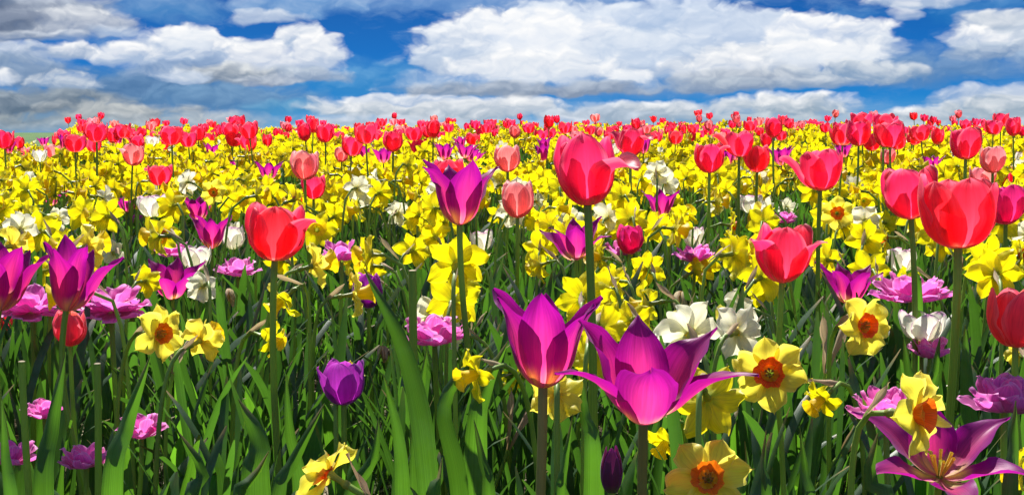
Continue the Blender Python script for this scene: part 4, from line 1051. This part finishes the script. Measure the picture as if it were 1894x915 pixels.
PINKF = [(809, 256, 16), (914, 237, 14), (951, 244, 21), (954, 246, 18), (1061, 241, 16), (1106, 244, 17), (1194, 238, 17), (1311, 232, 18), (1330, 253, 20), (1365, 230, 13),
         (1467, 233, 14), (1483, 230, 14), (1506, 249, 15), (98, 278, 24), (245, 286, 36), (1075, 238, 12), (1225, 244, 14), (1290, 241, 13), (1540, 240, 13)]
rnd2 = random.Random(5)
def small_tulip(px, py, wpx, mat):
    wreal = 0.062
    d = min(FPX * wreal / wpx, 14.5)
    s = min(1.0, wpx * d / FPX / wreal + 0.001)
    s = max(s, 0.62)
    Hp = FPX * 0.072 * s / d
    lod = 1 if wpx >= 24 else (2 if wpx >= 13 else 3)
    size = 'red' if mat == 'red' else 'pale pink'
    look = rnd2.choice(['round', 'slim', 'open', 'wide'])
    op = {'round': 3, 'slim': -2, 'open': 10, 'wide': 8}[look]
    tulip('cup', mat, px, py + Hp / 2, Hp, None, None, rot=None, op=op, wide=1.12 if look == 'wide' else (0.9 if look == 'slim' else 1.0), s=s, lod=lod,
          lean=rnd2.uniform(-7, 7), fwd=rnd2.uniform(-6, 6), leaves=0, parts=wpx >= 17, desc=f'{look} {size} tulip', r=0.0034,
          spec={rnd2.choice([1, 4, 5]): ('fold', rnd2.uniform(-16, 0))} if rnd2.random() < 0.25 else None)
for a in FAR:
    small_tulip(*a, 'red')
for a in PINKF:
    small_tulip(*a, 'pink')
# more red tulips that lie deeper in the rows
for x, y in scatter(rnd2, 8.5, 14.6, 1.75, 10):
    hgt = 0.47 + rnd2.uniform(-.04, .055)
    g0 = ground_pt(x, y)
    p = Vector((x, y, g0.z + hgt))
    px, py, d = pix(p)
    small_tulip(px, py, FPX * 0.062 / d, 'pink' if rnd2.random() < 0.32 else 'red')

# ------------------------------------------------------------------ the band of daffodils
rnd3 = random.Random(23)
ONE_BY_ONE = 4.4
cands = []
for d0, d1, dens in ((1.85, 2.3, 46), (2.3, 3.2, 70), (3.2, ONE_BY_ONE, 66)):
    for x, y in scatter(rnd3, d0, d1, dens, 40):
        hgt = rnd3.gauss(0.385, 0.030) + (0.02 if y > 3 else 0)
        if y < 2.6:
            hgt = rnd3.gauss(0.375, 0.025)
        cands.append((x, y, hgt))
cands.sort(key=lambda c: c[1])
n_yellow = 0
def faces(r):
    q = r.random()
    if q < 0.66: return 180 + r.gauss(0, 38)
    if q < 0.86: return r.choice((-1, 1)) * r.uniform(70, 120)
    return r.gauss(0, 40)
for x, y, hgt in cands:
    p = Vector((x, y, float(gz(x, y)) + hgt))
    px, py, d = pix(p)
    wpx = FPX * 0.085 / d
    if any(d < bd + 0.05 and (px - bx) ** 2 + (py - by) ** 2 < (br * 0.85 + wpx * 0.24) ** 2 for bx, by, br, bd in BUSY):
        continue
    q = rnd3.random()
    wh = 0.16 if d < 3.4 else 0.08
    style = 'white' if q < wh else ('orange_eye' if q < wh + 0.05 else 'yellow')
    if style != 'white':
        n_yellow += 1
        if n_yellow > 275:
            continue
    yaw = faces(rnd3)
    look = 'seen from behind' if abs(((yaw + 180) % 360) - 180) > 125 else ('seen side on' if abs(((yaw + 180) % 360) - 180) > 55 else 'facing the viewer')
    kind = {'white': 'white daffodil', 'yellow': 'yellow daffodil', 'orange_eye': 'orange-eyed daffodil'}[style]
    daffodil(px, py, wpx, yaw, rnd3.gauss(4, 12), style, None, None, s=rnd3.uniform(0.85, 1.06), lod=1, desc=f'{kind} {look}', parts=True,
             sheath=d < 3.0, leaves=1 if d < 2.6 else 0, pos=p)

for x, y in scatter(rnd3, 2.5, 6.5, 2.6, 10):
    p = Vector((x, y, float(gz(x, y)) + rnd3.uniform(0.40, 0.46)))
    px, py, d = pix(p)
    if any(d < bd + 0.05 and (px - bx) ** 2 + (py - by) ** 2 < (br * 0.9 + 20) ** 2 for bx, by, br, bd in BUSY):
        continue
    q = rnd3.random()
    if q < 0.62:
        tulip('lily', 'purple', px, py, FPX * 0.083 * 0.85 / d, None, None, op=rnd3.uniform(4, 22), lod=1, leaves=0, s=0.85, lean=rnd3.uniform(-8, 8), desc='spread magenta tulip' if q < 0.3 else 'small purple tulip', r=0.0034)
    elif q < 0.85:
        tulip('cup', 'white', px, py, FPX * 0.072 * 0.8 / d, None, None, op=rnd3.uniform(2, 12), lod=1, leaves=0, s=0.8, desc='small white tulip', r=0.0034)
    else:
        tulip('cup', 'pink', px, py, FPX * 0.072 * 0.85 / d, None, None, op=rnd3.uniform(0, 6), lod=1, leaves=0, s=0.85, desc='small pale pink tulip', r=0.0034)

# beyond those one can single out: one mass of the same flowers running to the crest of the field
def daffodil_mass():
    r = random.Random(77)
    lib = []
    for i in range(10):
        for lod in (2, 3):
            hd = daffodil_head('white' if i == 9 else 'yellow', lod, r)
            lib.append((lod, i, hd))
    keys = ['yellow', 'gold', 'cream', 'lemon', 'ovary', 'stem']
    Vs, Fs, Us, Ms, off = [], [], [], [], 0
    def put(gq, T, key):
        nonlocal off
        T = np.asarray(T)
        Vs.append(gq.V @ T[:3, :3].T + T[:3, 3]); Fs.append(gq.F + off); Us.append(gq.UV); Ms.append(np.full(len(gq.F), keys.index(key))); off += len(gq.V)
    flat = []
    for lod, i, hd in lib:                                # each head flattened into a few arrays
        by = {}
        for pn, gq, mk, Tm in hd:
            Tm = np.array(Tm)
            by.setdefault(mk, []).append((gq.V @ Tm[:3, :3].T + Tm[:3, 3], gq.F, gq.UV))
        parts = []
        for mk, L in by.items():
            o = 0; v_, f_, u_ = [], [], []
            for v, f, u in L:
                v_.append(v); f_.append(f + o); u_.append(u); o += len(v)
            parts.append((Geo(np.vstack(v_), np.vstack(f_), np.vstack(u_), mk), mk))
        flat.append((lod, i, parts))
    near = [f for f in flat if f[0] == 2]; far = [f for f in flat if f[0] == 3]
    sticks = [tube([(0, 0, 0), (0.01, 0.0, 0.2), (0.0, 0.03, 0.36), (0, 0.0, 0.40)], 0.0034, 0.0026, 4, 5, 'stem'), tube([(0, 0, 0), (-0.012, 0.01, 0.22), (0.0, 0.0, 0.40)], 0.0034, 0.0026, 3, 4, 'stem')]
    pts = scatter(r, ONE_BY_ONE - 0.25, 8.0, 64) + scatter(r, 8.0, 15.5, 46) + flank(r, 1.6, ONE_BY_ONE - 0.25, 44) + flank(r, ONE_BY_ONE - 0.25, 15.5, 40, 82)
    for x, y in pts:
        z0 = float(gz(x, y)); hgt = r.gauss(0.392, 0.026) - 0.035 * float(sm(y, 7, 11))
        bank = near if y < 7 else far
        lod, i, parts = r.choice(bank[:9]) if r.random() > 0.06 else bank[9]
        ya = R(faces(r)); pi_ = R(r.gauss(6, 14))
        f = Vector((math.sin(ya) * math.cos(pi_), -math.cos(ya) * math.cos(pi_), math.sin(pi_)))
        Tm = frame(Vector((x, y, z0 + hgt)), f, r.uniform(0, 6), r.uniform(0.88, 1.12))
        for gq, mk in parts:
            put(gq, Tm, mk)
        put(r.choice(sticks), Matrix.Translation((x - f.x * 0.03, y - f.y * 0.03, z0)) @ rotz(r.uniform(0, 6)) @ Matrix.Diagonal((1, 1, (hgt - 0.01) / 0.40, 1)), 'stem')
    me = build_mesh('daffodil_mass', np.vstack(Vs), np.vstack(Fs), np.vstack(Us), keys, np.concatenate(Ms))
    o = link('daffodil_mass', me)
    tag(o, 'dense mass of small yellow daffodils reaching to the crest of the field', 'daffodils', None, 'stuff')
daffodil_mass()

# ------------------------------------------------------------------ foliage
def leaf_mass(name, label, cat, lib, spots, mat, smin, smax, seed, tilt=12):
    r = random.Random(seed)
    Vs, Fs, Us, off = [], [], [], 0
    for x, y in spots:
        gq = r.choice(lib)
        T = np.array(Matrix.Translation((x, y, float(gz(x, y)) - 0.005)) @ rotz(r.uniform(0, 6.28)) @ roty(R(r.gauss(0, tilt))) @ scl(r.uniform(smin, smax)))
        Vs.append(gq.V @ T[:3, :3].T + T[:3, 3]); Fs.append(gq.F + off); Us.append(gq.UV); off += len(gq.V)
    me = build_mesh(name, np.vstack(Vs), np.vstack(Fs), np.vstack(Us), [mat], None)
    return tag(link(name, me), label, cat, None, 'stuff')
rl = random.Random(3)
strap_mid = [leaf(0.34 + 0.03 * (s % 3), 0.0052 + 0.0012 * (s % 3), R(1 + 1.5 * s), R(6 + 11 * s), 'strap', 3, 9, 'dleaf', s, 0.5, (s - 3) * 0.25, 0, 0.02 * (s - 3)) for s in range(7)]
strap_far = [leaf(0.34 + 0.03 * (s % 3), 0.0085, R(2 + 2 * s), R(10 + 13 * s), 'strap', 2, 5, 'dleaf', s, 0.5, (s - 3) * 0.25, 0, 0) for s in range(7)]
broad_mid = [leaf(0.24 + 0.02 * (s % 3), 0.016 + 0.003 * (s % 4), R(4 + 3 * s), R(26 + 12 * s), 'lance', 5, 10, 'tleaf', s, 0.6, (s - 3) * 0.15, 0.004, 0.012 * (s - 3)) for s in range(7)]
def bare(spots):          # two worn patches of soil stay open
    out = []
    for x, y in spots:
        px = 947 + FPX * x / y
        if (552 < px < 622 and y < 3.3) or (688 < px < 735 and y < 2.8):
            continue
        out.append((x, y))
    return out
def clumped(spots, r, k=0.35):
    return [(x, y) for x, y in spots if math.sin(x * 5.1 + 2 * math.sin(y * 3.7)) * math.sin(y * 4.3 + x) + r.uniform(-1, 1) > -k]
leaf_mass('foliage', 'thick mass of upright dark green strap leaves between the flower stems', 'foliage', strap_mid, clumped(bare(scatter(rl, 1.85, 4.6, 900, 120) + flank(rl, 1.0, 4.6, 600, 120)), rl), 'dleaf', 0.68, 1.02, 1, 8)
leaf_mass('foliage', 'distant green leaves under the far yellow flowers', 'foliage', strap_far, scatter(rl, 4.6, 16.0, 150) + flank(rl, 4.6, 16.0, 130, 80), 'dleaf', 0.8, 1.0, 2)
leaf_mass('foliage', 'broad pointed green leaves mixed into the strap leaves', 'foliage', broad_mid, clumped(bare(scatter(rl, 2.0, 4.6, 34, 120)), rl), 'tleaf', 0.7, 1.05, 4)
blades = [leaf(0.05 + 0.02 * s, 0.0012, R(10), R(40 + 20 * s), 'strap', 2, 4, 'grass', s, 0.4, 0.3) for s in range(4)]
leaf_mass('grass', 'short fresh grass sprouting from the bare soil', 'grass', blades, [q for q in scatter(rl, 1.6, 4.2, 2200, 60) if math.sin(q[0] * 6 + 1) * math.sin(q[1] * 7) > -0.3], 'grass', 0.5, 1.3, 6, 25)
litter = [leaf(0.05 + 0.03 * s, 0.0016 + 0.0006 * s, R(80), R(96), 'strap', 2, 4, 'straw', s, 0.3, 0.3) for s in range(3)]
leaf_mass('litter', 'dry straw and dead leaf scraps lying on the soil', 'litter', litter, scatter(rl, 1.6, 4.2, 1300, 60), 'straw', 0.4, 1.3, 8, 6)

# clumps of leaves near the camera, each a plant of its own
rc = random.Random(41)
def leaf_clump(x, y, kind, n, s, label, group='leaf clumps low in the bed', spread=0.03, yaw=None, lib=None):
    o = root('leaf_clump', ground_pt(x, y))
    tag(o, label, 'leaf clump', group)
    for i in range(n):
        gq = rc.choice(lib or (STRAPS if kind == 'strap' else BROADS))
        yw = rc.uniform(0, 6.28) if yaw is None else yaw + rc.gauss(0, 0.5)
        add_leaf(o, gq, yw, s * rc.uniform(0.75, 1.08), R(rc.gauss(0, 7)), (rc.gauss(0, spread), rc.gauss(0, spread), 0))
    return o
CLUMPS = []
for x, y in scatter(rc, 0.95, 2.1, 85, 60):
    px, py, d = pix((x, y, 0.28))
    # leave the bare patches of soil open
    if 555 < px < 690 and rc.random() < 0.9:
        continue
    if 690 < px < 760 and y > 1.6 and rc.random() < 0.7:
        continue
    s_ = 0.85 if y > 1.35 else 0.65
    tx, ty, _ = pix((x, y, 0.33 * s_))
    if any(bd > y and abs(bx - px) < br * 0.8 + 18 and by + br * 0.6 > ty for bx, by, br, bd in BUSY) and rc.random() < 0.85:
        continue
    kind = 'strap' if rc.random() < 0.74 else 'broad'
    s = rc.uniform(0.72, 0.98) if y > 1.35 else rc.uniform(0.55, 0.74)
    o = leaf_clump(x, y, kind, rc.randint(4, 7) if kind == 'strap' else rc.randint(2, 3), s, None)
    CLUMPS.append((o, x, y, kind))

# the leaves that stand out singly
def big_leaf(base, mid, tip, wpx, dist, label, lean_back=0.0, mat='tleaf', fold=0.72, lean=0.0):
    """a broad leaf through three photograph pixels, dist metres away; it leans back a little as it rises"""
    a, b, c = at(*base, dist), at(*mid, dist + lean_back * 0.2), at(*tip, dist + lean_back * 0.4)
    g0 = ground_pt(a.x + (a.x - b.x) * 0.3, a.y)
    pts = [np.array(g0)] if a.z > g0.z + 0.02 else []
    pts += [np.array(a), np.array(b), np.array(c)]
    n, nu = 26, 11
    cv = spline(pts, n)
    T = np.gradient(cv, axis=0); T /= np.linalg.norm(T, axis=1)[:, None]
    lat = np.cross(T, np.array([math.sin(lean), math.cos(lean), 0.0])); lat /= np.linalg.norm(lat, axis=1)[:, None]
    nor = np.cross(lat, T)
    v = np.linspace(0, 1, n)
    wd = 0.5 * wpx / FPX * dist * np.interp(v, [0, 0.2, 0.45, 0.65, 0.82, 0.94, 1], [0.35, 0.62, 0.95, 1.0, 0.72, 0.34, 0.03])
    U, VV = np.meshgrid(np.linspace(-1, 1, nu), v)
    ang = fold * U * 1.2; rad_ = wd[:, None] / (fold * 1.2)
    P = cv[:, None, :] + (rad_ * np.sin(ang))[:, :, None] * lat[:, None, :] + (rad_ * (1 - np.cos(ang)) + 0.002 * np.sin(VV * 8) * np.abs(U))[:, :, None] * nor[:, None, :]
    V = P.reshape(-1, 3) - np.array(g0)
    gq = Geo(V, grid_faces(nu, n), np.stack([(U + 1) / 2, VV], 2).reshape(-1, 2), mat)
    o = link('tulip_leaf', gq.mesh('tulip_leaf'))
    o.location = g0
    tag(o, label, 'leaf', 'single broad leaves')
    return o
big_leaf((792, 900), (752, 665), (672, 495), 48, 1.32, 'biggest pale green leaf sweeping up to a long point', 0.10)
big_leaf((850, 915), (822, 745), (905, 640), 40, 1.40, 'dark broad leaf arching over beside the biggest pale leaf', 0.06)
big_leaf((880, 820), (900, 715), (940, 630), 52, 1.42, 'bright translucent leaf in front of a yellow daffodil', 0.05)
big_leaf((205, 930), (232, 790), (278, 655), 52, 1.12, 'tall broad leaf half shaded beside low lilac tulips', 0.08)
big_leaf((78, 930), (92, 800), (120, 650), 50, 1.12, 'tall broad leaf half shaded by the edge of the view', 0.08)
big_leaf((1098, 860), (1082, 770), (1075, 690), 46, 1.30, 'glowing pale green leaf between the two big purple tulips', 0.05)
big_leaf((905, 960), (893, 860), (876, 775), 44, 1.00, 'pointed upright leaf standing in front of the shrivelled brown flower', 0.03)
big_leaf((800, 960), (812, 900), (818, 845), 60, 1.00, 'blunt dark leaf with a pale tip low in the bed', 0.03)
big_leaf((470, 900), (478, 820), (440, 738), 74, 1.30, 'broad folded leaf with a curled top edge', 0.05)
big_leaf((440, 960), (468, 890), (498, 832), 52, 1.00, 'smooth rounded leaf leaning aside low in the bed', 0.04)
big_leaf((510, 960), (545, 850), (600, 745), 40, 1.15, 'narrow leaf slanting across the bare soil', 0.05)
big_leaf((1700, 760), (1682, 690), (1672, 622), 34, 1.66, 'bright leaf hugging the stem of the white bowl tulip', 0.02)
big_leaf((1712, 760), (1730, 690), (1740, 622), 34, 1.66, 'second bright leaf hugging the white bowl tulip stem from the other side', 0.02)
big_leaf((1800, 870), (1792, 740), (1786, 600), 40, 1.60, 'tall green leaf running up the thick red tulip stem', 0.03)
big_leaf((1420, 960), (1412, 880), (1418, 795), 36, 1.05, 'upright pale leaf between two lemon daffodils', 0.03)
big_leaf((1370, 960), (1385, 880), (1378, 815), 32, 1.05, 'slim upright leaf above the lowest large daffodil', 0.03)
big_leaf((1640, 960), (1610, 890), (1625, 800), 62, 1.10, 'broad dark leaf with rolled edges beside the magenta tulip', 0.04)
big_leaf((1700, 560), (1692, 500), (1694, 450), 26, 1.82, 'green leaf clasping the stem of the red tulip tucked behind', 0.02)
big_leaf((1870, 930), (1878, 830), (1880, 740), 46, 1.15, 'bright leaf under the salmon red tulip', 0.03)
big_leaf((20, 960), (8, 860), (2, 740), 40, 1.1, 'dark leaf rising along the edge of the view', 0.03)
big_leaf((1500, 960), (1492, 880), (1480, 790), 34, 1.12, 'slender leaf rising below the frilly double daffodil', 0.03)
big_leaf((640, 960), (690, 850), (700, 770), 38, 1.3, 'dark leaf bending beside the rounded violet tulip stem', 0.03)
big_leaf((1035, 960), (1045, 860), (1060, 765), 30, 1.1, 'narrow leaf beside the stem of the big upright purple tulip', 0.03)
big_leaf((350, 960), (375, 880), (330, 800), 48, 1.15, 'dark twisted leaf low among crossing stems', 0.04)

big_leaf((745, 930), (735, 800), (708, 690), 34, 1.36, 'upright blade hugging the foot of the biggest pale leaf')
big_leaf((770, 930), (775, 760), (790, 640), 30, 1.45, 'slim blade standing between two arching broad leaves')
big_leaf((560, 930), (535, 800), (528, 690), 30, 1.40, 'slim dark blade beside the stem of the large red tulip')
# cut flower stalks
def stalk(px, top, wpx, d, label):
    p = at(px, top, d)
    g0 = ground_pt(p.x + rnd.uniform(-.02, .02), p.y + 0.02)
    pts = bez(g0, (g0.x, g0.y, g0.z + 0.1), (p.x, p.y, p.z - 0.1), p, 10)
    o = root('cut_stalk', g0)
    r_ = 0.5 * wpx / FPX * d
    gq = tube(pts - np.array(g0)[None], r_ * 1.15, r_, 10, 14, 'stem')
    link('stem', gq.mesh('stem'), o)
    cap = lathe([(0.0003, 0.0005), (r_ * 0.6, 0.0006), (r_, 0.0)], 10, 'straw')
    link('cut_end', cap.mesh('cut_end'), o, Matrix.Translation(p - g0))
    tag(o, label, 'stalk', 'cut flower stalks')
stalk(763, 500, 15, 1.55, 'blunt cut stalk rising behind the biggest pale leaf')
stalk(180, 672, 13, 1.35, 'blunt cut stalk among strap leaves under the lilac tulip')
stalk(40, 668, 13, 1.35, 'blunt cut stalk near the edge of the view')

# ------------------------------------------------------------------ labels for the flowers that have none yet
def near_lands(px, py, n=2):
    return [l[2] for l in sorted(LANDS, key=lambda l: (l[0] - px) ** 2 + ((l[1] - py) * 1.3) ** 2)[:n]]
used_labels = {t['label'] for t in THINGS if t['label']}
def trim(s):
    return ' '.join(s.split()[:16])
for t in sorted([t for t in THINGS if not t['label']], key=lambda t: t['d']):
    o = t['o']; desc = t['desc']
    a, b = near_lands(t['px'], t['py'])
    opts = []
    if t['d'] < 5.2:
        tall = 'above' if any(l[2] == a and t['py'] < l[1] - 20 for l in LANDS) else 'below'
        opts = [f'{desc} beside the {a}', f'{desc} {tall} the {a}', f'{desc} just behind the {a}']
        c = near_lands(t['px'], t['py'], 3)[2]
        opts += [f'small {desc} near the {b}', f'{desc} near the {c}']
    lab = next((q for q in opts if len(q.split()) <= 16 and q not in used_labels), None)
    if lab is None:
        band = 'far' if t['d'] > 7 else 'crowded'
        colour = desc.split(' tulip')[0].split(' daffodil')[0]
        if 'tulip' in desc:
            lab = f'{desc} in the far rows near the {a}'
            if len(lab.split()) > 16:
                lab = f'far {desc} near the {a}'
            grp = f"small {desc}s by the {a}"
        else:
            lab = f'{desc} crowded near the {a}'
            grp = f'{desc} near the {a}'
        o['group'] = grp
    used_labels.add(lab)
    o['label'] = lab
for o, x, y, kind in CLUMPS:
    px, py, d = pix((x, y, 0.2))
    a = near_lands(px, py, 1)[0]
    b = near_lands(px, py, 2)[1]
    what = 'dark strap leaves' if kind == 'strap' else 'broad tulip leaves'
    opts = [f'clump of {what} below the {a}', f'clump of {what} near the {b}', f'tuft of {what} growing under the {a}', f'tuft of {what} beside the {b} stem']
    lab = next((q for q in opts if q not in used_labels), None)
    if lab is None:
        lab = f'{what} crowded low under the {a}'
        o['group'] = f'{what} under the {a}'
    used_labels.add(lab)
    o['label'] = lab
